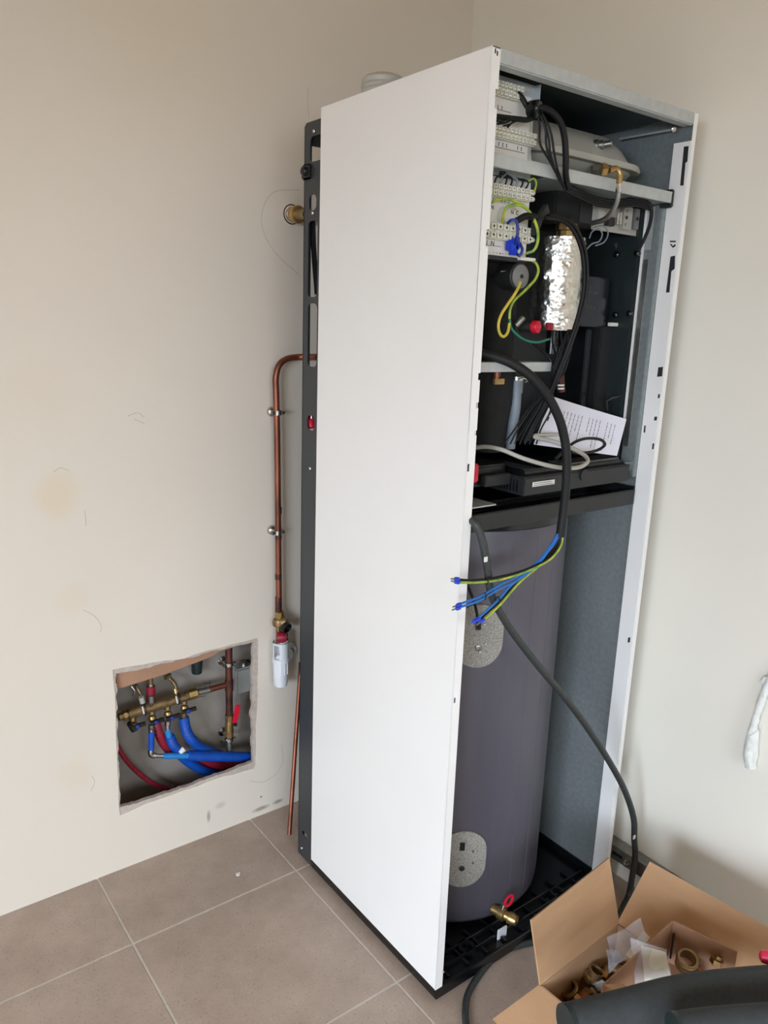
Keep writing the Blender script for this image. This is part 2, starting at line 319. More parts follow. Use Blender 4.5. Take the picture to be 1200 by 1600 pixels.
# cavity behind the hole
cv = MB(); cv.box((-.62, .965, -.02), (.22, 1.0, .85)); cv.box((-.64, YB + .016, -.02), (-.6, .965, .85)); cv.box((.2, YB + .016, -.02), (.24, .965, .85)); cv.box((-.64, YB + .016, .83), (.24, 1.0, .87)); cv.box((-.62, YB + .02, -.05), (.22, 1.0, -.005))
struct(cv.build('wall_cavity', 'concrete'))
M['wallr'] = paint('matte_white_wall_paint', rgb(236, 231, 218), [((0, -.9, 1.0), (1, .3, .4), yel, .06)])
struct(MB().box((XR, YF, -.02), (XR + .12, YB + .2, H)).build('wall_right', 'wallr', origin=(XR, 0, 0)))
M['wallh'] = mat('warm_wall_paint', rgb(226, 208, 176), .9, var=.02, scale=2)
# left wall with the window opening, wall behind the camera with an added opening for fill light
m = MB(); m.plate([(YF, -.02), (YB, -.02), (YB, H), (YF, H)], [rect(-2.9, .12, -1.0, 1.85)], (XL - .15, 0, 0), YY, ZZ, XX, .15); struct(m.build('wall_left', 'wallh'))
m = MB(); m.plate([(XL, -.02), (XR, -.02), (XR, H), (XL, H)], [rect(-2.3, .3, -.3, 2.15)], (0, YF - .15, 0), XX, ZZ, YY, .15); struct(m.build('wall_front', 'wallh'))
M['ceil'] = mat('ceiling_paint', rgb(226, 194, 136), .9, var=.02, scale=2)
struct(MB().box((XL - .15, YF - .15, H), (XR + .12, YB + .2, H + .1)).build('ceiling', 'ceil'))
def wframe(name, y0, z0, y1, z1, o, u, nrm):
    m = MB(); m.plate(rect(y0, z0, y1, z1), [rect(y0 + .06, z0 + .06, (y0 + y1) / 2 - .04, z1 - .06), rect((y0 + y1) / 2 + .04, z0 + .06, y1 - .06, z1 - .06)], o, u, ZZ, nrm, .06); struct(m.build(name, 'white'))
wframe('window_1', -2.9, .12, -1.0, 1.85, (XL - .1, 0, 0), YY, XX); wframe('added_rear_window', -2.3, .3, -.3, 2.15, (0, YF - .1, 0), XX, YY)  # rear frame is unseen, added around the fill light's opening
# channel rail on the right wall, with its bolt
t = thing('mounting_rail', 'grey steel channel rail fixed low along the right wall beside the appliance', 'rail', (XR, -.2, .07))
m = MB(); m.plate(rect(0, 0, .04, .041), [], (XR - .04, -.75, .071), XX, ZZ, YY, .88); m.build('channel', 'steel', t, bevel=.002)
for yy in (.01, -.12, -.25): MB().box((XR - .0415, yy - .015, .088), (XR - .0395, yy + .015, .096)).build('slot', 'gloss', t)
MB().lathe([(.008, 0), (.008, .004), (.005, .004), (.005, .012), (.001, .012)], (XR - .04, -.022, .092), (-1, 0, 0), 6).build('bolt', 'chrome', t)

# ------------------------------------------------------------ the appliance casing
HT = 1.9095; DP = 0.522; W_ = 0.6
cab = thing('appliance_casing', 'tall white enamelled heating appliance casing, front open, standing on the tiles', 'appliance', (0.3, 0.26, 0))
def pf(u, v, y=0.0): p = Y(u, v, y); return (p.x, p.z)
def px_(u, v, x): p = X(u, v, x); return (p.y, p.z)
# left side panel: sheet, front flange with notches, return lip
sp = MB().box((0, 0, .035), (.002, DP, HT)).build('side_panel', 'white', cab, bevel=.0006, seg=1)
zt = lambda v, u=775: Y(u, v, 0).z
def notched(x0, x1, z0, z1, notches, side):
    """front flange outline, notches = [(za, zb, depth)] cut into the inner edge"""
    inner = []; e = x1 if side > 0 else x0
    for (za, zb, d) in sorted(notches): inner += [(e, za), (e - side * d, za), (e - side * d, zb), (e, zb)]
    if side > 0: return [(x0, z0), (x1, z0)] + inner + [(x1, z1), (x0, z1)]
    return [(x1, z0), (x0, z0)] + inner + [(x0, z1), (x1, z1)]
nt = [(Y(777, 170, 0).z, Y(777, 139, 0).z, .006), (Y(762, 386, 0).z, Y(762, 358, 0).z, .007), (Y(744, 594, 0).z, Y(744, 583, 0).z, .005), (Y(742, 638, 0).z, Y(742, 629, 0).z, .006), (Y(738, 681, 0).z, Y(738, 673, 0).z, .005)]
slots = [rect(Y(730, 737, 0).x, Y(730, 737, 0).z, Y(733.5, 737, 0).x, Y(733, 725, 0).z), rect(Y(709, 1099, 0).x, Y(709, 1099, 0).z, Y(712, 1099, 0).x, Y(712, 1090, 0).z)]
MB().plate(notched(.0, .02, .035, HT, nt, 1), slots, (0, 0, 0), XX, ZZ, YY, .0018).build('front_flange', 'white', sp)
MB().box((.0182, .0018, .04), (.0198, .03, 1.36)).build('return_lip', 'white', sp)
for q in ((774, 79), (777, 83)):
    p = Y(q[0], q[1], 0); MB().box((p.x - .0012, -.0006, p.z - .004), (p.x + .0012, .0004, p.z + .003)).build('pin_slot', 'char', sp)
# right side panel
rp = MB().box((W_ - .002, 0, .035), (W_, DP, HT)).build('side_panel', 'zinc', cab)
MB().box((W_, 0, .035), (W_ + .0008, DP, HT)).build('outer_skin', 'white', rp)
MB().plate(rect(.588, .035, W_ + .0008, HT), [], (0, -.0018, 0), XX, ZZ, YY, .0018).build('front_flange', 'white', rp, bevel=.0004, seg=1)
xs = .5865
def slot(pts): return [(min(max(px_(u, v, xs)[0], .0025), .0375), px_(u, v, xs)[1]) for u, v in pts]
hs = [slot([(1068, 229), (1076, 228), (1075, 252), (1071, 255), (1068, 290), (1062, 290)]), slot([(1047, 401), (1055, 399), (1054, 420), (1049, 424), (1046, 457), (1040, 457)]),
      slot([(1028, 574), (1036, 573), (1035, 588), (1026, 589)]), slot([(1028, 616), (1032, 616), (1031, 622), (1027, 622)]), slot([(1022, 651), (1027, 651), (1026, 657), (1021, 657)]), slot([(1006, 665), (1009, 665), (1008, 676), (1005, 676)]),
      slot([(1019, 693), (1024, 693), (1022, 702), (1018, 702)]), slot([(981, 996), (985, 996), (984, 1004), (980, 1004)]), slot([(1046, 376), (1056, 376), (1056, 378.5), (1046, 378.5)]), slot([(1046, 381), (1049, 381), (1051, 384), (1054, 381), (1056, 383), (1055, 385), (1051, 387.5), (1048, 384)])]
MB().plate([(0.0, .035), (.04, .035), (.04, 1.856), (0.0, 1.856)], hs, (xs, 0, 0), YY, ZZ, XX, .0016).build('slotted_return', 'zincl' if False else 'white', rp)
MB().box((.5895, .001, .05), (.5905, .038, 1.85)).build('slot_shade_strip', 'black', rp)  # black strip behind the slots paints the shade of the gap
# top panel with folded front edge, back panel
tp = MB().plate(rect(.002, .0, W_ - .002, DP), [], (0, 0, HT - .002), XX, YY, ZZ, .002).build('top_panel', 'zinc', cab)
MB().box((.02, -.0008, HT - .022), (W_ - .0125, .002, HT + .0004)).build('folded_edge', 'zincl', tp, bevel=.0008, seg=1)
MB().box((.02, .002, HT - .024), (W_ - .0125, .022, HT - .022)).build('folded_lip', 'zincl', tp)
screw((.565, .03, HT - .03), (-.3, -1, -.4), tp, .006)
MB().box((.02, .024, HT - .006), (W_ - .02, DP - .01, HT - .0022)).build('roof_shade_sheet', 'lining', tp)  # dark sheet added under the roof, stands in for shade there
MB().box((.002, DP - .003, .035), (W_ - .002, DP, HT)).build('back_panel', 'zinc', cab)
MB().box((.004, DP - .006, 1.12), (W_ - .004, DP - .0032, 1.74)).build('insulation_lining', 'black', cab)
# thin brace rod under the roof
MB().tube([X(1052, 202, .575), X(968, 217, .575)], .0019, 8, 0).build('brace_rod', 'zincl', cab)
# shelf under the expansion vessel (front rail + plate)
sh = MB().plate([(.19, .024), (.58, .024), (.58, .49), (.19, .49)], [], (0, 0, 1.7345), XX, YY, ZZ, .002).build('shelf', 'zinc', cab)
MB().box((.02, .02, 1.733), (.572, .0225, 1.7555)).build('shelf_rail', 'zincl', sh, bevel=.0012, seg=2)
MB().box((.02, .02, 1.7535), (.572, .05, 1.7555)).build('shelf_lip', 'zincl', sh)
MB().box((.572, .022, 1.725), (.583, .05, 1.762)).build('corner_bracket', 'char', sh, bevel=.002)
# short cross rail lower down
cr = MB().box((.004, .03, 1.379), (.245, .033, 1.397)).build('cross_rail', 'zincl', cab, bevel=.001)
MB().box((.004, .033, 1.395), (.245, .07, 1.397)).build('rail_lip', 'zincl', cr)
# inner column on the right
ic = MB().box((.576, .041, 1.13), (.5965, .082, 1.733)).build('inner_column', 'zinc', cab, bevel=.002)
MB().box((.572, .079, 1.25), (.5755, .0835, 1.733)).build('column_highlight', 'white', ic)  # white strip paints the highlight along the column's edge
MB().box((.5748, .062, 1.64), (.5759, .078, 1.73)).build('column_patch', 'zincl', ic)
MB().box((.5748, .064, 1.20), (.5759, .077, 1.62)).build('column_groove', 'steel', ic)
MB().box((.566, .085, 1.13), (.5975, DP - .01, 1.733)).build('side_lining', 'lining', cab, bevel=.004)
# condensate tray between upper unit and tank
TYF = .038; tz1 = Y(988, 765, TYF).z; tz0 = Y(988, 788, TYF).z
tr = MB(); tr.box((.01, TYF, tz0 + .014), (.583, .42, tz0 + .018)); tr.box((.01, TYF, tz0), (.583, TYF + .004, tz1)); tr.box((.579, TYF, tz0), (.583, .42, tz1 + .006)); tr.box((.01, .42, tz0), (.583, .424, 1.12)); tr.box((.03, .09, tz0 + .018), (.55, .096, tz0 + .026)); tr.box((.03, .15, tz0 + .018), (.55, .156, tz0 + .026))
tray = tr.build('condensate_tray', 'gloss', cab, bevel=.001, seg=1)
MB().box((.012, TYF - .0025, tz0 + .001), (.581, TYF - .0002, tz1 - .001)).build('tray_front', 'char', tray, bevel=.001)
# base tray with ribs
bt = MB(); bt.box((.004, .002, .008), (W_ - .004, DP + .06, .028)); bt.box((.004, .0, .006), (W_ - .004, .008, .036)); bt.box((.0, .001, .012), (.008, DP, .035)); bt.box((W_ - .008, .002, .028), (W_ - .002, DP, .05))
base = bt.build('base_tray', 'gloss', cab, bevel=.0015, seg=1)
for k, x in enumerate((.05, .11, .17, .23, .29, .35, .41, .47, .53)): MB().box((x, .012, .028), (x + .006, .10, .036)).build('rib', 'gloss', base, bevel=.001, seg=1)
for y in (.035, .065): MB().box((.02, y, .028), (.58, y + .005, .040)).build('cross_rib', 'gloss', base, bevel=.001, seg=1)
for x in (.14, .3, .46): MB().lathe([(.02, 0), (.02, .012), (.012, .012), (.012, .004)], (x, .05, .028), (0, 0, 1), 16).build('boss', 'gloss', base)
for x, y in ((.03, .04), (.57, .04), (.03, .5), (.57, .5)): MB().lathe([(.016, 0), (.018, .002), (.018, .006), (.01, .01)], (x, y, 0), (0, 0, 1), 16).build('foot', 'black', cab)
screw(Y(692, 1518, -.001), (0, -1, 0), base, .003)
# rear frame seen beside the white panel
fx = .0015
fo = [px_(475.5, 196, fx), px_(470, 1330, fx)]
ob_ = [(DP - .03, .012), (.592, .012), (.592, 1.882), (.584, 1.889), (DP - .03, 1.889)]
def rl(a, b, r): p = px_(*a, fx); q = px_(*b, fx); y0, y1 = sorted((p[0], q[0])); return rrect(y0, p[1], y1, q[1], r)
fh = [rl((484.5, 214), (510, 247), .012), rl((483, 305), (494, 328), .012), rl((481.5, 346), (495, 464), .012), rl((481, 474), (494.5, 574), .013), rl((480, 648), (491, 674), .012), rl((472, 1296), (480, 1311), .008)]
rf = MB().plate(ob_, fh, (fx, 0, 0), YY, ZZ, XX, .0022).build('rear_frame', 'frame', cab)
MB().box((fx, .5895, .012), (.02, .5918, 1.882)).build('frame_fold', 'frame', rf)
MB().box((.58, DP, .012), (.5822, .592, 1.882)).build('rear_upright', 'frame', rf)
for z in (.03, 1.86): MB().box((.02, .586, z - .015), (.58, .59, z + .015)).build('rear_crossbar', 'frame', rf)
for q in ((491, 205), (489, 333), (485, 732), (471.8, 1325)): screw(X(q[0], q[1], fx - .0002), (-1, 0, 0), rf, .0042)
k = X(485, 268, fx); MB().box((fx - .007, k.y - .008, k.z - .016), (fx, k.y + .03, k.z + .016)).build('cable_gland', 'black', rf, bevel=.004)
MB().lathe([(.010, 0), (.010, .007), (.008, .011), (.003, .012)], (fx - .006, k.y + .008, k.z), (-1, .0, 0), 14).build('gland_knob', 'gloss', rf)
# pieces seen through the frame slots
t = thing('red_valve', 'red plastic valve body seen through the oval slot in the black rear frame', 'valve', X(487, 662, .03))
p = X(487, 662, .02); MB().lathe([(.008, 0), (.012, .004), (.012, .02), (.009, .026), (.006, .03)], p + Vector((0, 0, -.012)), (0, .2, 1), 14).build('valve_body', 'red', t)
MB().lathe([(.006, 0), (.006, .012)], p + Vector((0, 0, .012)), (0, .2, 1), 12).build('stem', 'chrome', t)
for i, (a, b, c) in enumerate((((487, 345), (489, 395), (494, 460)), ((490, 343), (492, 395), (497, 450)))):
    o = MB().tube([X(*a, .02) , X(*b, .022), X(*c, .022)], .004, 8, 5).build('cable', 'wire')
    tag(o, ('thin black cable hanging nearest the wall behind the rear frame slot', 'thin black cable nearest the white panel behind the rear frame slot')[i], 'cable', 'cables behind the rear frame')

# ------------------------------------------------------------ tank
TX, TY, TR = .30, .325, .255
tk = thing('hot_water_tank', 'grey cylindrical hot water tank in the lower half of the open appliance', 'tank', (TX, TY, .028))
ns = 26
def octo(th): return 1.0
m = MB(); prof = [(TR - .035, .036), (TR - .012, .040), (TR - .002, .055), (TR, .075), (TR, 1.02), (TR - .004, 1.035), (TR - .02, 1.04)]
m.lathe(prof, (TX, TY, 0), (0, 0, 1), 72); m.build('jacket', 'tank', tk, sharp=50)
MB().lathe([(TR - .02, 0), (TR + .002, .002), (TR + .003, .03), (TR - .02, .038)], (TX, TY, 1.037), (0, 0, 1), 60).build('lid', 'gloss', tk)
MB().lathe([(.2, 0), (.2, .012)], (TX, TY, .028), (0, 0, 1), 40).build('plinth', 'black', tk)
def cyl(u, v, r=TR):
    d = ray(u, v); ox, oy = CP.x - TX, CP.y - TY; a = d.x ** 2 + d.y ** 2; b = 2 * (ox * d.x + oy * d.y); c = ox * ox + oy * oy - r * r
    t_ = (-b - math.sqrt(max(b * b - 4 * a * c, 0))) / (2 * a); p = CP + d * t_; return math.atan2(p.y - TY, p.x - TX), p.z
def on(th, z, r=TR): return Vector((TX + r * math.cos(th), TY + r * math.sin(th), z))
# jacket seams (fine raised welds running down the sheet)
for u in (862, 838, 805, 800):
    th, z = cyl(u - 10, 1000); MB().tube([on(th, .08, TR), on(th, 1.02, TR)], .0007, 4, 0).build('seam', 'tank', tk)
def cover(cu, cv_, hw_px, hh_px, name='access_cover'):
    th0, z0 = cyl(cu, cv_); th1, _ = cyl(cu + hw_px, cv_); _, z1 = cyl(cu, cv_ - hh_px); _, z2 = cyl(cu, cv_ + hh_px); zc = (z1 + z2) / 2; hh = abs(z1 - z2) / 2; hw = abs(th1 - th0) * TR
    o = MB(); out = rrect(-hw, -hh, hw, hh, hw * .99, 10); N = len(out); rr = [TR + .0005, TR + .004]
    vs = []; fs = []
    rings = [(1, rr[0]), (1, rr[1]), (.75, rr[1]), (.5, rr[1]), (.25, rr[1])]
    for sc_, r in rings:
        for (a, b) in out: vs.append(on(th0 + a * sc_ / TR, zc + b * sc_, r))
    for i in range(len(rings) - 1):
        for j in range(N): fs.append((i * N + j, i * N + (j + 1) % N, (i + 1) * N + (j + 1) % N, (i + 1) * N + j))
    vs.append(on(th0, zc, rr[1])); c0 = len(vs) - 1
    for j in range(N): fs.append(((len(rings) - 1) * N + j, (len(rings) - 1) * N + (j + 1) % N, c0))
    ob = o.add(vs, fs).build(name, 'felt', tk); return ob
c1 = cover(747, 993, 38, 49); c2 = cover(723, 1341, 35, 43)
def nrm(th): return Vector((math.cos(th), math.sin(th), 0))
for par, u, v, r, mm in ((c1, 747, 1011, .008, 'steel'), (c1, 758, 1004, .0035, 'chrome'), (c1, 749, 1017, .0035, 'chrome'), (c1, 756, 974, .003, 'chrome'), (c2, 721, 1355, .007, 'char'), (c2, 738, 1328, .003, 'chrome'), (c2, 738, 1346, .003, 'chrome')):
    th, z = cyl(u, v); screw(on(th, z, TR + .004), nrm(th), par, r, mm)
for par, u, v in ((c1, 747, 976), (c2, 722, 1321)):
    th, z = cyl(u, v); tt = Vector((-math.sin(th), math.cos(th), 0)); MB().obox(on(th, z, TR + .0045), (tt, nrm(th), ZZ), (.006, .001, .011)).build('probe_slot', 'gloss', par, bevel=.0008, seg=1)
# probe cable to the upper cover
p1 = cyl(747, 978); o = MB().tube([Y(722, 893, .03), Y(733, 920, .04), Y(743, 948, .05), on(p1[0], p1[1], TR + .007)], .0032, 8, 6).build('probe_cable', 'wire'); tag(o, 'thin black probe cable entering the slot of the upper felt cover on the tank', 'cable')
# drain valve
dv = thing('drain_valve', 'small brass drain valve with a red ring handle below the tank', 'valve', (.26, .03, .03))
a = Vector((.245, .075, .075)); d = Vector((.35, -1, -.05)).normalized()
MB().lathe([(.012, 0), (.012, .018), (.016, .018), (.017, .034), (.012, .036), (.011, .044), (.0145, .045), (.0145, .056), (.0125, .06), (.0125, .066), (.009, .066), (.009, .058)], a, d, 18).build('valve_body', 'brass', dv)
MB().lathe([(.007, 0), (.007, .016), (.004, .017)], a + d * .026 + Vector((0, 0, .01)), (0.25, -.1, 1), 12).build('spindle', 'chrome', dv)
c = a + d * .03 + Vector((.012, -.004, .036)); ring = []
for i in range(17):
    an = math.pi * 2 * i / 16; ring.append(c + Vector((.013 * math.cos(an), .002 * math.sin(an), .010 * math.sin(an) + .004 * math.cos(an))))
MB().tube(ring, .0035, 8, 0).build('ring_handle', 'red', dv)
o = MB().box((.222, .028, .028), (.252, .032, .056)).build('outlet_plate', 'pvc', None, bevel=.001); tag(o, 'small white plate standing at the foot of the tank left of the brass valve', 'plate')

# ------------------------------------------------------------ inside the upper half
def pts(l): return [Y(u, v, y) for u, v, y in l]
def cable(name, l, r, m, label, cat='cable', group=None, n=8, k=6, parent=None):
    o = MB().tube(pts(l), r, n, k).build(name, m, parent)
    if not parent: tag(o, label, cat, group)
    return o
# expansion vessel lying on the shelf
ev = thing('expansion_vessel', 'flat grey painted expansion vessel lying on the top shelf', 'vessel', (.34, .2, 1.7565))
def slab(levels, cx, cy, n=7):
    vs = []; N = None
    for (hx, hy, z, r) in levels:
        lp = rrect(cx - hx, cy - hy, cx + hx, cy + hy, r, n); N = len(lp); vs += [(a, b, z) for a, b in lp]
    fs = []
    for i in range(len(levels) - 1):
        for j in range(N): fs.append((i * N + j, i * N + (j + 1) % N, (i + 1) * N + (j + 1) % N, (i + 1) * N + j))
    fs.append(tuple(reversed(range(N)))); fs.append(tuple((len(levels) - 1) * N + j for j in range(N))); return vs, fs
cx, cy = .361, .235
MB().add(*slab([(.10, .08, 1.7568, .06), (.155, .125, 1.762, .08), (.185, .155, 1.78, .09), (.192, .163, 1.792, .09)], cx, cy)).build('lower_half', 'vessel', ev, sharp=60)
MB().add(*slab([(.192, .163, 1.801, .09), (.188, .158, 1.811, .09), (.176, .146, 1.832, .085), (.152, .122, 1.858, .07), (.13, .10, 1.864, .06)], cx, cy)).build('upper_half', 'vessel', ev, sharp=60)
MB().add(*slab([(.192, .163, 1.790, .09), (.205, .176, 1.791, .095), (.207, .178, 1.796, .095), (.205, .176, 1.803, .095), (.192, .163, 1.804, .09)], cx, cy)).build('clamped_rim', 'vessel', ev, sharp=50)
p = Y(938, 227, .087); d = Vector((.55, -1, .12)).normalized()
MB().lathe([(.012, 0), (.012, .008), (.009, .01), (.009, .018), (.0065, .02), (.0065, .034), (.005, .036)], p + d * -.012, d, 14).build('air_valve', 'steel', ev)
p = Y(938, 268, .06); MB().lathe([(.013, 0), (.013, .016), (.015, .017), (.015, .026), (.011, .028)], p + Vector((-.012, .012, 0)), (.8, -.8, .1), 6).build('port_nut', 'steel', ev)
# braided hose with brass elbow
hs_ = thing('braided_hose', 'thin braided metal hose with a brass elbow curving down from the vessel', 'hose', Y(960, 300, .02))
p = Y(950, 266, .012); MB().lathe([(.010, 0), (.012, .002), (.012, .011), (.009, .013)], p + Vector((-.012, .008, 0)), (.85, -.5, .05), 6).build('union_nut', 'brass', hs_)
MB().tube(pts([(952, 267, .008), (962, 264, .004), (968, 272, .0), (967, 287, -.001)]), .0062, 10, 6).build('brass_elbow', 'brass', hs_)
MB().tube(pts([(967, 286, -.001), (967, 300, 0)]), .0068, 10, 0).build('crimp_sleeve', 'chrome', hs_)
MB().tube(pts([(967, 300, 0), (963, 318, .005), (953, 335, .02), (942, 344, .04), (925, 349, .07)]), .0052, 10, 6).build('hose', 'steel', hs_)
# ---------------- terminal boards
import itertools
term_src = {}
def terminals(board, x0, x1, z, n, h, y, pins=False):
    wdt = (x1 - x0) / n; d = .016
    for i in range(n):
        cxx = x0 + wdt * (i + .5); key = (round(wdt, 4), round(h, 4))
        if key not in term_src:
            m = MB(); hw = wdt / 2 - .0006
            m.box((cxx - hw, y - d * .6, z - h / 2), (cxx + hw, y, z + h / 2))
            for dz in (-h * .27, h * .27):
                m.box((cxx - hw * .85, y - d, z + dz - h * .17), (cxx + hw * .85, y - d * .6, z + dz + h * .17))
                m.lathe([(hw * .5, 0), (hw * .5, .001), (hw * .35, .001), (hw * .35, -.002)], (cxx, y - d, z + dz), (0, -1, 0), 6)
            src = m.build('terminal', 'term', board, origin=(cxx, y, z)); term_src[key] = src
        else: copy_piece(term_src[key], (cxx, y, z), board)
    if pins:
        for dz in (-h * .25, h * .25): MB().lathe([(.0045, 0), (.0045, .006), (.003, .008)], (x1, y - d * .6, z + dz), (1, 0, 0), 8).build('end_pin', 'term', board)
def inkbars(x0, x1, z, n, hh, y, m='ink', name='printed_marks', parent=None, skip=.3):
    mb = MB(); wdt = (x1 - x0) / n
    for i in range(n):
        if random.random() < skip: continue
        c = x0 + wdt * (i + .5); k = random.choice((0, 1, 2))
        mb.box((c - .0008, y - .0003, z - hh / 2), (c + .0006, y, z + hh / 2))
        if k: mb.box((c - .0008, y - .0003, z + hh / 2 - .001), (c + .002, y, z + hh / 2))
        if k == 2: mb.box((c - .0008, y - .0003, z - hh / 2), (c + .002, y, z - hh / 2 + .001))
    return stuff(mb.build(name, m, parent))
by = .06
def bz(v, u=800, y=by): return Y(u, v, y).z
ub = thing('terminal_board', 'upper white terminal board behind the top shelf rail with two terminal rows', 'terminal board', (.1, by, 1.7))
MB().plate([(.022, 1.73), (.176, 1.73), (.176, 1.765), (.172, 1.78), (.172, 1.893), (.022, 1.893)], [], (0, by, 0), XX, ZZ, YY, .0015).build('mounting_plate', 'zincl', ub)
MB().box((.171, by - .012, 1.862), (.173, by + .001, 1.893)).build('plate_fold', 'zincl', ub)
MB().box((.025, by - .005, bz(250)), (.158, by, bz(146))).build('label_card', 'label', ub)
terminals(ub, .034, .124, bz(147, 795), 9, .024, by - .004); terminals(ub, .034, .165, bz(215), 13, .022, by - .004)
inkbars(.04, .11, bz(172, 790), 7, .006, by - .005, 'ink', parent=ub); inkbars(.04, .155, bz(231), 12, .006, by - .005, 'ink', parent=ub)
for (a, b, v) in ((.036, .108, 179), (.036, .15, 237)): MB().box((a, by - .0056, bz(v)), (b, by - .005, bz(v) + .001)).build('printed_line', 'redink', ub)
inkbars(.04, .075, bz(243), 4, .003, by - .005, parent=ub); inkbars(.04, .08, bz(248), 5, .002, by - .005, parent=ub, skip=.1)
lb = thing('terminal_board', 'lower white terminal board below the top shelf rail, with blue connectors', 'terminal board', (.1, by, 1.6))
MB().box((.022, by, bz(402)), (.178, by + .0015, 1.728)).build('mounting_plate', 'label', lb)
terminals(lb, .03, .17, bz(303), 12, .022, by - .001, True); terminals(lb, .032, .178, bz(366), 9, .028, by - .001, True)
text('L  N', .011, (.075, by - .0004, bz(325, 775)), XX, ZZ, 'ink', lb); text('N  C', .01, (.14, by - .0004, bz(332)), XX, ZZ, 'ink', lb); text('2  1  N', .012, (.075, by - .0004, bz(382, 780)), XX, ZZ, 'ink', lb)
inkbars(.035, .15, bz(316), 11, .005, by, 'redink', parent=lb, skip=.1); inkbars(.05, .16, bz(398), 14, .002, by, parent=lb, skip=.1)
MB().box((.03, by - .0004, bz(388)), (.11, by, bz(388) + .0008)).build('printed_line', 'ink', lb)
MB().box((.02, .055, bz(409)), (.18, .11, bz(403))).build('board_bracket', 'char', lb, bevel=.001)
for i, (u, v) in enumerate(((798, 381), (803, 388), (806, 380))):
    p = Y(u, v, by - .012); MB().box(p - Vector((.006, .006, .012)), p + Vector((.006, .008, .012))).build('blue_connector', 'ferr', lb, bevel=.0015)
o = MB().box(Y(814, 401, .045), Y(831, 409, .055)).build('wire_sleeve', 'term', None, bevel=.001); tag(o, 'small white sleeve connector at the lower right corner of the lower terminal board', 'connector')
# coloured wires on the boards
cable('wire', [(793, 349, .045), (799, 344, .035), (806, 345, .03), (809, 356, .03), (808, 372, .032), (806, 384, .045)], .0028, 'dblue', 'dark blue wire bridging down the front of the lower terminal board', 'wire')
cable('wire', [(812, 380, .045), (816, 390, .035), (812, 399, .035), (806, 396, .045)], .0028, 'dblue', 'short dark blue wire looping at the bottom edge of the lower board', 'wire')
cable('wire', [(766, 318, .05), (776, 312, .04), (790, 311, .035), (806, 315, .035), (818, 322, .03), (828, 332, .03), (835, 345, .03)], .0026, 'yellow', 'yellow green wire arching across the middle of the lower terminal board', 'wire')
cable('wire', [(785, 347, .05), (787, 333, .04), (794, 323, .035), (806, 320, .032), (820, 324, .028), (833, 340, .025), (840, 360, .025), (840, 378, .028), (834, 391, .035), (822, 396, .045)], .0028, 'yellow', 'yellow green wire making the widest arc right of the lower board', 'wire')
cable('wire', [(829, 406, .05), (838, 412, .045), (841, 424, .04), (835, 438, .04), (818, 456, .04), (803, 470, .04), (797, 484, .04), (796, 498, .04)], .0026, 'yellow', 'yellow wire leaving the white sleeve and curving down to the left', 'wire')
cable('wire', [(796, 498, .041), (799, 513, .04), (809, 524, .04), (822, 532, .04), (840, 535, .045), (858, 530, .06)], .0024, 'green', 'green wire sweeping right below the red knob', 'wire')
cable('wire', [(813, 441, .035), (807, 455, .03), (795, 473, .03), (784, 490, .03), (779, 505, .03), (780, 519, .03), (786, 526, .03), (793, 520, .032), (796, 505, .036)], .0028, 'ygold', 'yellow wire loop hanging from the grey pump cap', 'wire')
# black bundles on the upper board
ul = thing('wire_loom', 'black wire loom fanning out left across the upper terminal board', 'wires', Y(815, 180, .03))
MB().tube(pts([(842, 165, .04), (838, 180, .03), (825, 187, .025), (808, 186, .03), (790, 184, .035), (775, 182, .04)]), .0048, 8, 6).build('trunk', 'wire', ul)
for a in ([(800, 186, .03), (790, 192, .035), (776, 194, .04)], [(806, 186, .03), (797, 194, .035), (786, 197, .04)], [(812, 187, .03), (800, 192, .03), (793, 199, .04)], [(796, 186, .03), (783, 190, .035), (775, 189, .04)]): MB().tube(pts(a), .0018, 6, 4).build('strand', 'wire', ul)
ml = thing('wire_loom', 'thick black wire loom arching over the vessel from the upper board corner', 'wires', Y(850, 180, .03))
MB().tube(pts([(808, 146, .045), (815, 152, .04), (822, 164, .035), (827, 172, .03)]), .005, 8, 6).build('trunk', 'wire', ml)
p = Y(826, 172, .035); MB().lathe([(.013, 0), (.015, .003), (.015, .02), (.012, .023)], p, (.3, -1, 0), 14).build('grommet', 'gloss', ml)
MB().tube(pts([(828, 168, .03), (845, 168, .015), (862, 175, .008), (876, 192, .004), (882, 215, .004), (884, 245, .006), (884, 272, .012), (888, 295, .03)]), .006, 8, 6).build('trunk', 'wire', ml)
for a in ([(838, 172, .02), (843, 195, .015), (844, 225, .012), (858, 250, .01), (873, 278, .012), (885, 300, .03)], [(841, 172, .02), (852, 200, .012), (854, 230, .01), (866, 262, .01), (880, 290, .02)], [(846, 174, .02), (860, 205, .01), (866, 240, .008), (872, 268, .01), (882, 292, .02)], [(843, 173, .02), (856, 210, .01), (860, 240, .009), (869, 270, .01), (879, 290, .02)]):
    MB().tube(pts(a), .0022, 6, 5).build('strand', 'wire', ml)
hl = thing('wire_loom', 'black wire loom running right under the top shelf to the inner column', 'wires', Y(950, 320, .03))
for i in range(4):
    dv = i * 3.2; MB().tube(pts([(884, 288 + dv, .03), (905, 299 + dv, .045), (930, 309 + dv, .05), (960, 314 + dv, .05), (990, 311 + dv, .045), (1012, 316 + dv, .04), (1018, 330, .035), (1015, 352, .035), (1006, 375, .04), (997, 392, .05)]), .0038, 7, 6).build('strand', 'wire', hl)
tl = thing('wire_loom', 'black wires entering the lower terminal board from above', 'wires', Y(790, 275, .04))
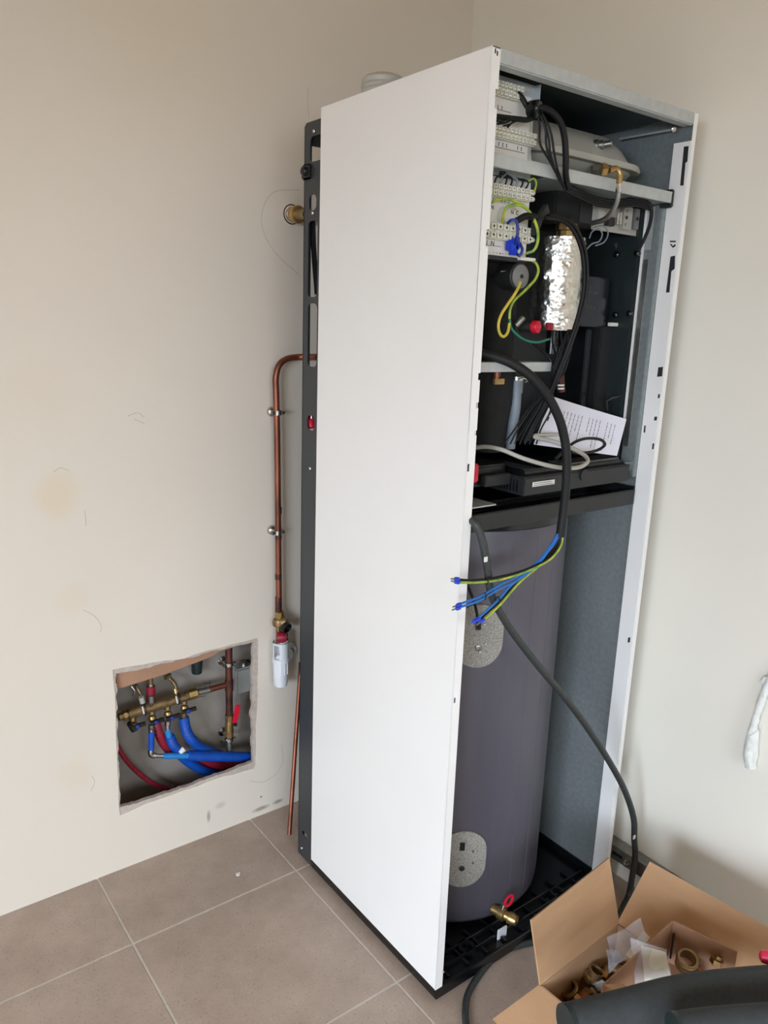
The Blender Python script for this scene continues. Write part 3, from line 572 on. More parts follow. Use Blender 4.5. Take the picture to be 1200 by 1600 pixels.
for i in range(7):
    x = 772 + i * 8; MB().tube(pts([(772, 268 + i * 1.3, .07), (790, 270 + i * 1.2, .05), (x + 4, 277 + i, .045), (x, 291 + i * 1.2, .05)]), .0018, 6, 4).build('strand', ('wire', 'gpvc', 'wire')[i % 3], tl)
cable('wire', [(824, 285, .05), (833, 279, .045), (838, 286, .045), (835, 300, .05)], .0018, 'yellow', 'short yellow green wire curl just under the shelf rail', 'wire')
# black bracket arm holding cable
cb = thing('cable_bracket', 'black angled cable bracket right of the lower terminal board', 'bracket', Y(845, 350, .03))
MB().plate([wp(837, 348, .03), wp(856, 318, .03), wp(860, 332, .03), wp(849, 344, .03), wp(843, 362, .03), wp(836, 368, .03)], [], (0, .03, 0), XX, ZZ, YY, .012).build('arm', 'char', cb, bevel=.001)
MB().tube(pts([(806, 345, .04), (820, 337, .03), (832, 337, .025), (842, 340, .025)]), .005, 8, 5).build('cable_end', 'wire', cb)
MB().tube(pts([(809, 347, .04), (822, 341, .03), (834, 342, .025)]), .003, 8, 5).build('cable_end', 'wire', cb)
# main black wire bundle sweeping past the foil
bl = thing('wire_bundle', 'long black wire bundle sweeping past the foil wrapped pipe down to the control box', 'wires', Y(880, 560, .02))
random.seed(11)
base_p = [(855, 338, .02), (878, 342, .012), (896, 356, .006), (908, 380, .002), (914, 410, .0), (914, 450, 0), (906, 490, .002), (893, 530, .006), (880, 565, .012), (868, 595, .02), (852, 630, .035), (836, 660, .05), (822, 690, .06)]
for i in range(3):
    MB().tube(pts([(u + (i - 1) * 2.6, v + (1 - i) * 1.5, y + .004 * (i % 2)) for u, v, y in base_p]), .0036, 8, 6).build('strand', 'wire', bl)
for i in range(7):
    o1 = (i - 3) * 3.2; q = [(893 + o1 * .5, 515, .012), (884 + o1, 545, .014), (872 + o1, 580, .02), (862 + o1 * .4, 605, .03), (842 + o1 * 1.8, 640, .045), (824 + o1 * 2.2, 672, .06), (812 + o1 * 2.5, 694, .07)]
    MB().tube(pts([(u + random.uniform(-2, 2), v, y) for u, v, y in q]), .0017, 6, 5).build('strand', 'wire', bl)
for i in range(3):
    x = 862 + i * 7; MB().tube(pts([(x, 514, .08), (x + 2, 540, .07), (x + 8, 560, .05), (868, 590, .03)]), .0018, 6, 5).build('strand', 'wire', bl)
cable('cable', [(833, 536, .06), (848, 548, .05), (860, 562, .04), (866, 580, .03)], .0035, 'wire', 'black cable curving from below the green wire into the bundle')
# foil wrapped pipe + brass union
fp = thing('foil_wrapped_pipe', 'pipe wrapped in crumpled silver foil right of the terminal boards', 'pipe', (.33, .12, 1.46))
FA = Vector((.337, .115, 1.46)); m = MB(); n = 40; vs = []; fs = []; hN = 34
for i in range(hN + 1):
    for j in range(n):
        a_ = 2 * math.pi * j / n; z = FA.z + .186 * i / hN
        r = .0505 + .0028 * noise.noise(Vector((math.cos(a_) * 3, math.sin(a_) * 3, z * 60))) + .0022 * noise.noise(Vector((math.cos(a_) * 9, math.sin(a_) * 9, z * 160)))
        vs.append((FA.x + r * math.cos(a_), FA.y + r * math.sin(a_), z))
for i in range(hN):
    for j in range(n): fs.append((i * n + j, i * n + (j + 1) % n, (i + 1) * n + (j + 1) % n, (i + 1) * n + j))
fs.append(tuple(reversed(range(n)))); fs.append(tuple(hN * n + j for j in range(n)))
m.add(vs, fs).build('foil_wrap', 'foil', fp, sharp=25)
MB().lathe([(.016, 0), (.016, .012), (.022, .014), (.022, .026), (.015, .03), (.012, .034)], (FA.x - .008, FA.y - .02, FA.z + .186), (0, 0, 1), 8).build('brass_union', 'brass', fp)
MB().lathe([(.013, 0), (.013, .05)], (FA.x, FA.y, FA.z - .05), (0, 0, 1), 14).build('pipe_stub', 'gloss', fp)
MB().box((FA.x + .005, FA.y - .01, FA.z + .19), (FA.x + .045, FA.y + .02, FA.z + .215)).build('sensor_block', 'cardin', fp, bevel=.003)
for qi, q in enumerate(([(921, 372, .08), (925, 362, .07), (935, 358, .06), (941, 366, .06), (936, 377, .07), (925, 381, .08), (916, 390, .09)], [(926, 356, .08), (942, 353, .07), (950, 364, .07), (944, 378, .08), (930, 384, .09)])):
    cable('sensor_wire', q, .0016, 'gpvc', ('thin grey sensor wire making the smaller coil right of the foil wrap top', 'thin grey sensor wire making the wider outer loop under the connector rail')[qi], 'wire', 'curled grey sensor wires')
# pump, grey cap, red knob
pm = thing('circulation_pump', 'black circulation pump with a round grey cap under the terminal boards', 'pump', Y(800, 520, .12))
p = Y(815, 432, .05)
MB().lathe([(.024, .004), (.026, .006), (.026, .05), (.02, .052)], p, (0, 1, 0), 28).build('cap_housing', 'char', pm)
MB().lathe([(.019, 0), (.022, .002), (.022, .006)], p, (0, 1, 0), 28).build('round_cap', 'steelg', pm)
MB().lathe([(.004, 0), (.004, .002)], p - Vector((0, .0015, 0)), (0, 1, 0), 10).build('cap_hole', 'gloss', pm)
p2 = Y(783, 470, .11); MB().lathe([(.036, 0), (.038, .004), (.038, .17), (.034, .176)], (p2.x, .12, 1.385), (0, 0, 1), 28).build('pump_body', 'foam', pm)
MB().tube(pts([(782, 424, .075), (790, 423, .07), (799, 424, .065)]), .0014, 6, 4).build('wire_clip', 'chrome', pm)
MB().lathe([(.003, 0), (.005, .003), (.005, .012)], Y(800, 425, .06), (1, 0, 0), 10).build('clip_end', 'label', pm)
MB().box((.005, .16, 1.40), (.24, .26, 1.60)).build('foam_shell', 'foam', pm, bevel=.01)
rk = thing('shutoff_valve', 'red round knob valve left of the foil wrapped pipe foot', 'valve', Y(838, 511, .04))
p = Y(842, 511, .04)
MB().lathe([(.003, 0), (.006, 0), (.0065, .0012), (.0085, .0012), (.009, 0), (.0115, .0005), (.0125, .003), (.0125, .012), (.0105, .014)], p, (-.25, 1, 0), 22).build('knob', 'red', rk)
MB().lathe([(.011, 0), (.011, .03), (.014, .032), (.014, .05)], p + Vector((-.003, .013, 0)), (-.25, 1, 0), 18).build('valve_body', 'char', rk)
p = Y(818, 495, .06); MB().lathe([(.005, 0), (.007, .004), (.006, .022)], p, (-.5, .4, -.8), 12).build('side_pipe', 'steel', rk)
MB().box(Y(856, 504, .05), Y(861, 516, .056)).build('lever', 'dred', rk, bevel=.001)
# connector rail on the back right
dr = thing('connector_rail', 'grey metal rail with connector blocks under the shelf on the right', 'connector', Y(965, 340, .09))
dy = .085
def bx(name, u0, v0, u1, v1, y, d, m, par, bev=.001):
    a = Y(u0, v1, y); b = Y(u1, v0, y); return MB().box((a.x, y, a.z), (b.x, y + d, b.z)).build(name, m, par, bevel=bev)
MB().box((Y(932, 350, dy).x, dy + .012, Y(960, 362, dy).z), (Y(1004, 340, dy).x, dy + .014, Y(960, 322, dy).z)).build('rail', 'vessel', dr)
bx('block', 973, 325, 990, 358, dy, .014, 'vessel', dr); bx('block', 990, 327, 1001, 358, dy + .004, .01, 'steelg', dr); bx('block', 934, 326, 946, 344, dy, .014, 'vessel', dr); bx('block', 950, 340, 962, 352, dy, .012, 'char', dr)
for u in (964, 969): p = Y(u, 351, dy - .004); MB().lathe([(.003, 0), (.003, .024)], p, (0, 0, 1), 8).build('spring_pin', 'chrome', dr)
for u, v in ((980, 330), (977, 351)): screw(Y(u, v, dy - .0002), (0, -1, 0), dr, .003)
for u, v in ((979, 340), (996, 342)): MB().lathe([(.004, 0), (.004, .001)], Y(u, v, dy - .001), (0, -1, 0), 8).build('port', 'gloss', dr)
# dark housing behind the rail, valves and black boxes
o = bx('relay_housing', 866, 300, 932, 348, .10, .12, 'foam', None, .004); tag(o, 'dark brown black housing directly under the top shelf above the foil pipe', 'housing')
bx('ribbed_side', 905, 320, 932, 347, .0985, .0014, 'char', o, .0005)
ab = thing('actuator_box', 'black valve actuator box with small print, right of the foil pipe', 'actuator', Y(925, 480, .12))
bx('body', 908, 435, 955, 510, .13, .09, 'gloss', ab, .004); bx('lower_cover', 905, 466, 948, 508, .122, .01, 'gloss', ab, .003)
text('3 1', .014, Y(920, 450, .1295), XX, ZZ, 'steelg', ab)
inkbars(Y(914, 457, .13).x, Y(934, 457, .13).x, Y(925, 457, .13).z, 5, .004, .1298, 'steelg', parent=ab, skip=0)
inkbars(Y(914, 480, .121).x, Y(932, 480, .121).x, Y(922, 480, .121).z, 3, .004, .1218, 'steelg', parent=ab, skip=0)
ib = thing('insulation_body', 'tall black rear insulation moulding with ribs behind the foil pipe', 'insulation', (.4, .3, 1.46))
MB().box((.25, .23, 1.20), (.585, .5, 1.728)).build('moulding', 'black', ib, bevel=.01)
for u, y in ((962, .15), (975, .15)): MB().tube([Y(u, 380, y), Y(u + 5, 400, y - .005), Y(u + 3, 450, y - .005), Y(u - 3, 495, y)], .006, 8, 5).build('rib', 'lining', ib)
for u, v in ((963, 492), (985, 490), (965, 398), (997, 396)): MB().lathe([(.007, 0), (.007, .008), (.004, .01)], X(u, v, .566), (-1, -.2, 0), 12).build('knob', 'gloss', ib)
MB().box(Y(955, 504, .12), Y(963, 510, .13)).build('white_clip', 'label', ib, bevel=.001)
he = thing('heat_exchanger_cover', 'plain charcoal box cover standing right of centre above the control box', 'cover', Y(930, 640, .12))
bx('front_cover', 927, 511, 980, 650, .135, .09, 'char', he, .003); bx('side_cover', 906, 515, 927, 640, .145, .08, 'gloss', he, .003); bx('hinge_block', 950, 620, 985, 640, .122, .012, 'gloss', he, .003)
MB().tube(pts([(948, 640, .10), (947, 626, .095), (955, 622, .095), (984, 616, .095)]), .004, 6, 0).build('wire_guide', 'char', he)
# under the cross rail: filter pot, grey pipe, copper stubs
pot = thing('filter_pot', 'round black filter pot hanging below the short cross rail', 'filter', Y(765, 640, .11))
p = Y(765, 640, .11); MB().lathe([(.030, 0), (.036, .01), (.038, .06), (.046, .10), (.048, .16), (.044, .17), (.02, .172)], (p.x, .11, 1.212), (0, 0, 1), 30).build('bowl', 'foam', pot)
p = Y(776, 590, .065); MB().lathe([(.0065, 0), (.0065, .006), (.008, .006), (.008, .018), (.006, .02)], p + Vector((0, 0, -.004)), (0, 0, 1), 12).build('copper_fitting', 'copper', pot)
MB().box(Y(774, 592, .058), Y(784, 600, .066)).build('copper_tab', 'brass', pot, bevel=.001)
gp = thing('grey_waste_pipe', 'short grey plastic waste pipe with a clamp beside the black pot', 'pipe', Y(805, 640, .07))
MB().tube(pts([(807, 612, .07), (805, 640, .07), (801, 665, .075), (797, 700, .08)]), .0105, 14, 5).build('pipe', 'gpvc', gp)
MB().tube(pts([(808, 594, .07), (807, 614, .07)]), .0125, 14, 0).build('socket', 'gpvc', gp)
MB().tube(pts([(808.3, 588, .07), (808, 594, .07)]), .0135, 14, 0).build('clamp', 'chrome', gp)
MB().tube(pts([(812, 592, .055), (820, 591, .052), (824, 595, .052), (820, 597, .052)]), .0016, 6, 4).build('clamp_lever', 'chrome', gp)
cs = thing('copper_stub', 'dark copper stub with bright contacts behind the wire bundle', 'pipe', Y(877, 600, .14))
MB().tube(pts([(876, 586, .14), (877, 612, .14)]), .009, 12, 0).build('tube', 'dcopper', cs)
for v in (601, 606): MB().box(Y(873, v, .128), Y(880, v + 2.2, .131)).build('contact', 'label', cs)
# control box
ct = thing('control_box', 'flat black control box with side vents and a white label above the condensate tray', 'control box', (.34, .15, 1.13))
CY = .034; c0 = Y(817, 775, CY); c1_ = Y(984, 752, CY); c2_ = Y(820, 745, CY); CX0 = c0.x; CX1 = c1_.x - .004; CZ0 = (c0.z + c1_.z) / 2; CZ1 = CZ0 + .039
MB().box((CX0, CY, CZ0), (CX1, .27, CZ1)).build('case', 'char', ct, bevel=.003)
MB().box((CX0 + .015, CY + .016, CZ1), (CX1 - .015, .26, CZ1 + .012)).build('lid', 'gloss', ct, bevel=.003)
MB().box((.012, .085, CZ0 + .018), (CX0, .27, CZ1 + .022)).build('wing', 'gloss', ct, bevel=.004)
MB().box((CX0 - .075, .07, CZ0 + .02), (CX0, .085, CZ1 + .004)).build('wing_front', 'char', ct, bevel=.002)
mb = MB()
for i in range(9): y = CY + .016 + i * .009; MB().box((CX0 - .0012, y, CZ0 + .007), (CX0 + .0004, y + .004, CZ1 - .007)).build('vent_slot', 'gloss', ct)
for i in range(10): y = CY + .024 + i * .009; MB().box((CX0 + .02, y, CZ1 + .0115), (CX0 + .06, y + .004, CZ1 + .013)).build('vent_rib', 'black', ct)
lab = bx('label', 832, 749, 867, 761, CY - .0008, .0007, 'label', ct, 0)
a = Y(833, 751, CY - .001); b = Y(866, 758, CY - .001)
for i in range(3): MB().box((a.x + .003, CY - .0011, a.z - .0035 - i * .004), (b.x - (.004 + .006 * (i % 2)), CY - .0008, a.z - .0025 - i * .004)).build('printed_line', 'ink', lab)
MB().lathe([(.012, 0), (.012, .006)], Y(910, 742, CY + .002), (0, -1, 0), 16).build('button', 'char', ct)
MB().box((CX1, CY + .016, CZ0 + .019), (CX1 + .028, CY + .02, CZ1 + .002)).build('bracket_tab', 'steel', ct, bevel=.001); MB().box((CX1 + .012, CY + .014, CZ0 + .024), (CX1 + .017, CY + .0158, CZ1 - .003)).build('tab_slot', 'gloss', ct)
o = MB().box((.34, .055, CZ1 + .0125), (CX1 - .02, .10, CZ1 + .014)).build('metal_plate', 'steel'); tag(o, 'thin grey metal plate lying on the control box under the papers', 'plate')
rc = thing('red_clip', 'bright red clip at the left end of the control box', 'clip', Y(743, 740, .03))
a = Y(738, 755, .03); b = Y(750, 725, .03); MB().box((a.x, .03, a.z), (b.x, .045, b.z)).build('clip_body', 'red', rc, bevel=.003); MB().box((a.x + .002, .045, a.z + .008), (b.x, .058, b.z - .008)).build('clip_tab', 'dred', rc)
o = MB().box((.02, .045, 1.112), (.13, .12, 1.1145)).build('sheet_strip', 'zincl', None); tag(o, 'pale sheet metal strip under the left end of the control box', 'strip')
# papers
pp = thing('manual', 'folded white printed sheets leaning behind the cables on the control box', 'papers', Y(905, 690, .06))
q0, q1, q2, q3 = Y(834, 694, .075), Y(964, 712, .052), Y(979, 655, .062), Y(862, 619, .115)
def sheet(off, name):
    vs = []; fs = []; nx, ny = 10, 6
    for j in range(ny + 1):
        for i in range(nx + 1):
            s_, t_ = i / nx, j / ny; a = q0.lerp(q1, s_); b = q3.lerp(q2, s_); p = a.lerp(b, t_); p = p + Vector((off * 1.4, off + .006 * math.sin(s_ * 3.1) * t_, -off * .5)); vs.append(p)
    for j in range(ny):
        for i in range(nx): k = j * (nx + 1) + i; fs.append((k, k + 1, k + nx + 2, k + nx + 1))
    N = len(vs); nn = Vector((0, .0006, 0)); vs2 = vs + [p + nn for p in vs]; fs2 = fs + [tuple(N + i for i in reversed(f)) for f in fs]
    return MB().add(vs2, fs2).build(name, 'paper', pp)
sh1 = sheet(0, 'front_sheet'); sheet(.003, 'back_sheet')
ex = (q2 - q3).normalized(); ez = (q3 - q0).normalized(); nrmv = ex.cross((q3 - q0).normalized()).normalized()
def onp(s_, t_): a = q0.lerp(q1, s_); b = q3.lerp(q2, s_); p = a.lerp(b, t_); return p + Vector((0, .006 * math.sin(s_ * 3.1) * t_ - .0009, 0))
mb = MB(); random.seed(3)
for i in range(15):
    s_ = .22 + i * .047
    if i in (6, 11): continue
    L_ = random.uniform(.35, .8); t_ = .78
    while t_ > .85 - L_:
        l = random.uniform(.03, .09); a = onp(s_, t_); b = onp(s_, max(t_ - l, .05)); mb.tube([a, b], .0005, 4, 0); t_ -= l + .025
stuff(mb.build('printed_text', 'ink', sh1))
mb = MB()
for t0, t1, w1 in ((.92, .84, .0012), (.81, .77, .0018), (.74, .70, .0026), (.68, .62, .0016), (.58, .50, .0014)): mb.tube([onp(.055, t0), onp(.052, t1)], w1, 4, 0)
mb.build('printed_heading', 'ink', sh1)
# loose cables on the control box
cable('cable', [(738, 700, .10), (760, 698, .07), (785, 703, .03), (820, 717, .0), (865, 729, -.015), (900, 731, -.02), (917, 723, -.015), (915, 713, 0), (895, 701, .02), (868, 691, .035), (837, 683, .055), (842, 680, .055), (876, 679, .05)], .0045, 'vessel', 'grey cable looping over the front of the control box', k=7)
cable('cable', [(868, 717, .03), (886, 700, .03), (900, 690, .02), (918, 685, .02), (938, 687, .02), (945, 695, .02), (932, 704, .025), (908, 708, .03), (893, 706, .03)], .0032, 'rubber', 'short black cable loop in front of the printed sheets', k=7)
# ------------------------------------------------------------ thick mains cable with bare wire ends
mc = thing('mains_cable', 'thick black mains cable arching out and hanging in front, with loose wire ends', 'cable', Y(880, 838, -.03))
MB().tube(pts([(752, 552, .05), (775, 558, .03), (800, 568, .01), (828, 587, -.01), (855, 618, -.025), (872, 650, -.033), (881, 680, -.036), (885, 710, -.038), (885, 750, -.038), (881, 795, -.036), (875, 838, -.034)]), .0092, 12, 7).build('sheath', 'rubber', mc)
def cond(name, l, m, r=.0024): return MB().tube([Y(u, v, y) for u, v, y in l], r, 7, 6).build(name, m, mc)
yb = -.034
cond('conductor', [(877, 832, yb), (871, 855, -.036), (850, 877, -.038), (815, 893, -.042), (775, 903, -.046), (740, 907, -.048), (716, 906, -.048)], 'wire', .003)
cond('conductor', [(879, 832, yb), (876, 853, -.037), (858, 875, -.04), (820, 894, -.044), (780, 906, -.048), (745, 910, -.05), (716, 910, -.05)], 'yellow', .0025)
cond('conductor', [(873, 832, yb), (862, 850, -.034), (842, 876, -.034), (812, 898, -.038), (782, 913, -.042), (750, 932, -.046), (718, 944, -.048)], 'blue')
cond('conductor', [(874, 832, yb), (860, 856, -.036), (838, 884, -.036), (806, 908, -.04), (780, 920, -.044), (750, 938, -.048), (718, 949, -.05)], 'blue')
cond('conductor', [(875, 832, yb), (864, 852, -.033), (840, 878, -.033), (815, 900, -.038), (795, 918, -.042), (778, 938, -.044), (746, 967, -.048)], 'blue')
cond('conductor', [(876, 832, yb), (866, 856, -.033), (838, 884, -.03), (812, 904, -.036), (796, 922, -.04), (780, 940, -.042), (752, 966, -.046)], 'wire')
cond('conductor', [(877, 832, yb), (868, 856, -.031), (842, 884, -.03), (816, 906, -.036), (799, 924, -.04), (783, 943, -.042), (758, 967, -.046)], 'yellow')
def ferr(u0, v0, u1, v1, y):
    a, b = Y(u0, v0, y), Y(u1, v1, y); d = (b - a).normalized(); f_ = MB().lathe([(.0034, 0), (.004, .001), (.004, .009), (.0026, .011)], a, d, 10).build('ferrule', 'ferr', mc)
    MB().lathe([(.0016, 0), (.0016, .010)], a + d * .01, d, 7).build('pin', 'steel', f_)
for a in ((717, 905, 700, 904, -.048), (717, 910, 701, 907, -.05), (720, 944, 706, 949, -.048), (719, 949, 707, 953, -.05), (749, 966, 736, 976, -.048), (756, 967, 744, 977, -.046), (744, 968, 735, 977, -.047)): ferr(*a)
for u, v, y in ((760, 908, -.048), (757, 932, -.046), (778, 938, -.042)):
    p = Y(u, v, y); mb = MB(); rg = [p + Vector((.0015 * math.sin(i * .8), .0058 * math.cos(i * math.pi / 6), .0066 * math.sin(i * math.pi / 6))) for i in range(13)]; mb.tube(rg, .0012, 5, 0).build('cable_tie', 'gloss', mc)
# long control cable sweeping from the tray to the floor
hz_ = [(736, 812, .002), (745, 822, -.012), (755, 850, -.02), (762, 890, -.024), (767, 925, -.026), (780, 955, -.03), (806, 995, -.034), (846, 1046, -.04), (886, 1094, -.044), (920, 1140, -.048), (952, 1190, -.05), (976, 1235, -.052), (990, 1278, -.052), (991, 1310, -.05)]
L = pts(hz_) + [Vector((.638, -.05, .13)), Vector((.636, -.05, .07)), Vector((.632, -.05, .02)), Vector((.60, -.06, .009)), Vector((.5, -.09, .009)), Vector((.4, -.06, .009)), Vector((.32, -.016, .009)), Z(780, 1490, .009), Z(738, 1540, .009), Z(727, 1580, .009), Z(735, 1640, .009)]
o = MB().tube(L, .0078, 12, 7).build('control_cable', 'hose'); tag(o, 'long dusty black cable sweeping from the tank top down to the floor behind the carton', 'cable')
for u, v in ((759, 874), (991, 1308)):
    y = -.033 if u < 800 else -.058; p = Y(u, v, y); MB().box(p - Vector((.004, .001, .005)), p + Vector((.004, .001, .005))).build('white_scrap', 'label', o)
# vent on the roof
vn = thing('roof_sleeve', 'crumpled whitish pipe sleeve on the appliance roof at the back', 'sleeve', (.06, .36, HT))
p = Z(590, 128, HT); vs = []; m = MB(); m.lathe([(.045, 0), (.046, .005), (.043, .008), (.046, .014), (.043, .018), (.045, .026), (.040, .031)], (.043, .355, HT), (0, 0, 1), 28); m.build('sleeve', 'vessel', vn)
MB().lathe([(.032, 0), (.030, .005), (.02, .006)], (.043, .355, HT + .03), (0, 0, 1), 24).build('sleeve_cap', 'chrome', vn)

# ------------------------------------------------------------ pipework on the back wall
PY = .782
cpipe = thing('copper_pipe', 'copper pipe on the back wall bending right behind the black frame', 'pipe', (.06, PY, .67))
MB().tube([Y(u, v, y) for u, v, y in ((436, 955, PY), (435, 860, PY), (434, 760, PY), (433, 680, PY), (431.5, 615, PY), (431, 590, PY), (436, 571, PY), (448, 561, PY), (466, 558, .78), (482, 558, .76), (496, 558, .73))], .0085, 14, 8).build('tube', 'copper', cpipe)
for v, l in ((955, 22), (842, 8), (803, 10), (905, 8)):
    a = Y(435, v - l, PY); b = Y(435, v, PY); MB().lathe([(.0088, 0), (.0092, .001), (.0092, (a - b).length), (.0088, (a - b).length + .001)], b, a - b, 14).build('solder_sleeve', 'dcopper', cpipe)
for k, (v, lab) in enumerate(((645, 'upper round metal pipe clip holding the copper pipe to the wall'), (832, 'lower round metal pipe clip holding the copper pipe to the wall'))):
    cl = thing('pipe_clip', lab, 'pipe clip', Y(433, v, YB), 'wall clips of the copper pipe'); p = Y(434, v, PY)
    MB().lathe([(.0092, -.006), (.0112, -.006), (.0112, .006), (.0092, .006)], p, (0, 0, 1), 18, closed=True).build('ring', 'chrome', cl)
    MB().lathe([(.014, 0), (.014, .002), (.010, .008), (.005, .010), (.004, YB - PY - .012)], (p.x - .002, YB, p.z), (0, -1, 0), 18).build('wall_base', 'chrome', cl)
    for sx in (-1, 1):
        MB().box((p.x + sx * .0105, p.y - .003, p.z - .005), (p.x + sx * .0195, p.y + .003, p.z + .005)).build('lug', 'steel', cl, bevel=.001)
        MB().lathe([(.0035, 0), (.0035, .003), (.002, .003)], (p.x + sx * .016, p.y - .003, p.z), (0, -1, 0), 10).build('clip_screw', 'chrome', cl)
# isolating valve
iv = thing('isolating_valve', 'brass isolating valve with a black screw cap at the lower end of the pipe', 'valve', Y(433, 975, PY)); p = Y(436, 957, PY)
MB().lathe([(.011, 0), (.011, .012), (.0135, .012), (.0135, .024), (.011, .026)], p + Vector((0, 0, -.022)), (0, 0, 1), 8).build('top_nut', 'brass', iv)
MB().lathe([(.012, 0), (.018, .004), (.019, .015), (.016, .023)], p + Vector((0, 0, -.042)), (0, 0, 1), 16).build('body', 'dbrass', iv)
MB().lathe([(.015, -.022), (.018, -.022), (.018, -.008), (.011, -.006), (.010, .012)], p + Vector((-.003, 0, -.030)), (-.85, .5, -.1), 16).build('side_port', 'dbrass', iv)
MB().lathe([(.010, 0), (.010, .012), (.0155, .013), (.0155, .026), (.012, .028), (.012, .024), (.005, .024)], p + Vector((.004, -.008, -.032)), (.25, -1, -.35), 16).build('screw_cap', 'gloss', iv)
rd = thing('safety_valve', 'dark red plastic valve knob above the white trap', 'valve', Y(442, 995, PY)); p = Y(440, 996, PY - .01)
MB().lathe([(.012, 0), (.0155, .002), (.017, .018), (.014, .028)], p + Vector((-.012, .008, 0)), (1, -.55, .05), 18).build('knob', 'dred', rd)
c = p + Vector((.0135, -.006, .001)); MB().lathe([(.010, 0), (.011, .001), (.011, .003), (.007, .004)], c, (1, -.55, .05), 16).build('knob_cap', 'gloss', rd)
MB().lathe([(.007, 0), (.007, .05)], p + Vector((-.004, .012, -.02)), (0, 0, 1), 10).build('outlet', 'dbrass', rd)
sy = YB - .046; st = thing('siphon_trap', 'white plastic siphon trap cup hanging on the wall beside the opening', 'trap', Y(440, 1070, sy)); a = Y(440, 1071, sy); zt_ = Y(438, 1001, sy).z; hh = zt_ - a.z; cxp = Y(438.5, 1040, sy).x
MB().lathe([(.012, 0), (.019, .003), (.0205, .010), (.0225, hh * .56)], (cxp, sy, a.z), (0, 0, 1), 28).build('cup', 'pvc', st)
MB().lathe([(.0225, 0), (.0245, .001), (.0245, .012), (.0225, .013)], (cxp, sy, a.z + hh * .54), (0, 0, 1), 28).build('collar', 'pvc', st)
vs = []; n0 = 28; zlo, zhi = a.z + hh * .62, a.z + hh * .97
for i in range(n0 + 1):
    an = math.radians(-128 + 300 * i / n0)
    for r_, z_ in ((.0225, zlo), (.0225, zhi), (.020, zhi), (.020, zlo)): vs.append((cxp + r_ * math.cos(an), sy + r_ * math.sin(an), z_))
fs = [(i * 4 + k, i * 4 + (k + 1) % 4, i * 4 + 4 + (k + 1) % 4, i * 4 + 4 + k) for i in range(n0) for k in range(4)] + [(0, 1, 2, 3), (n0 * 4 + 3, n0 * 4 + 2, n0 * 4 + 1, n0 * 4)]
MB().add(vs, fs).build('open_funnel', 'pvc', st)
MB().lathe([(.020, 0), (.0225, 0), (.0225, .004), (.020, .004)], (cxp, sy, zhi - .004), (0, 0, 1), 28, closed=True).build('funnel_rim', 'pvc', st)
MB().lathe([(.0225, 0), (.014, .002), (.010, .010), (.004, .012)], (cxp, sy, zlo), (0, 0, 1), 20).build('inner_tube', 'pvc', st)
MB().tube([Vector((cxp + .018, sy, a.z + hh * .56)), Vector((cxp + .036, sy + .012, a.z + hh * .57)), Vector((cxp + .050, YB - .012, a.z + hh * .58))], .011, 14, 5).build('wall_pipe', 'pvc', st)
MB().lathe([(.012, 0), (.025, 0), (.025, .005), (.019, .014), (.012, .014)], (cxp + .052, YB, a.z + hh * .58), (0, -1, 0), 28, closed=True).build('rosette', 'pvc', st)
for i in range(5):
    an = math.radians(-170 + i * 28); q = Vector((cxp + .0218 * math.cos(an), sy + .0218 * math.sin(an), a.z + hh * .41)); MB().obox(q, (Vector((math.cos(an), math.sin(an), 0)), Vector((-math.sin(an), math.cos(an), 0)), ZZ), (.0016, .0009, hh * .12)).build('grip_rib', 'pvc', st)
a = Z(452, 1304, .008); d = (Y(470, 1040, .8) - a); 
m = MB().lathe([(.0045, 0), (.0065, .0002), (.0065, (d * 1.02).length), (.0045, (d * 1.02).length + .0002)], a, d, 14, closed=True).build('copper_tube', 'copper'); tag(m, 'loose thin copper tube leaning on the wall with its end on the tiles', 'tube')
bs = thing('pipe_stub', 'brass pipe stub coming out of the wall behind the black frame near the top', 'pipe', Y(455, 335, YB)); p = Y(456, 335, YB); q = Y(484, 335, .66); d = (q - p).normalized()
MB().lathe([(.014, 0), (.022, .0), (.022, .003), (.020, .006), (.014, .006)], p, (0, -1, 0), 24, closed=True).build('ring', 'label', bs)
MB().lathe([(.0225, .0), (.025, .0), (.024, .0012), (.0225, .0012)], p, (0, -1, 0), 24, closed=True).build('shadow_ring', 'foam', bs)  # thin dark ring paints the shadow around the stub
MB().lathe([(.018, -.01), (.018, .012), (.0205, .013), (.0205, .026), (.018, .027), (.018, .032), (.0215, .033), (.0215, .062), (.019, .064)], p, d, 20).build('sleeve', 'brass', bs)
MB().lathe([(.012, 0), (.012, .08)], p + d * .06, d, 16).build('coupling', 'dbrass', bs)

# ------------------------------------------------------------ manifold inside the wall opening
MY = .89
def cw(x, y, yy=MY): return Y(160 + x / 3.75, 980 + y / 3.75, yy)
def ctube(name, l, r, m, par, n=12, k=6): return MB().tube([cw(*q) for q in l], r, n, k).build(name, m, par)
mf = thing('brass_manifold', 'long brass distribution manifold with blue lever taps inside the wall opening', 'manifold', cw(280, 470))
ctube('body', [(150, 508), (520, 393)], .0150, 'dbrass', mf, 16, 0)
ctube('end_cap', [(95, 527), (150, 509)], .0115, 'dbrass', mf, 8, 0); ctube('end_nut', [(120, 518), (138, 512)], .0165, 'brass', mf, 8, 0)
ctube('union_nut', [(500, 398), (548, 384)], .0175, 'brass', mf, 8, 0)
for x, y in ((240, 480), (437, 418)):
    a = cw(x, y); b = cw(x + 14, y - 4); MB().lathe([(.0155, 0), (.0175, 0), (.0175, .004), (.0155, .004)], a, b - a, 18, closed=True).build('clamp_band', 'char', mf)
    MB().tube([cw(x - 6, y - 15, MY - .015), cw(x + 4, y + 28, MY - .018)], .0022, 6, 0).build('clamp_clip', 'label', mf)
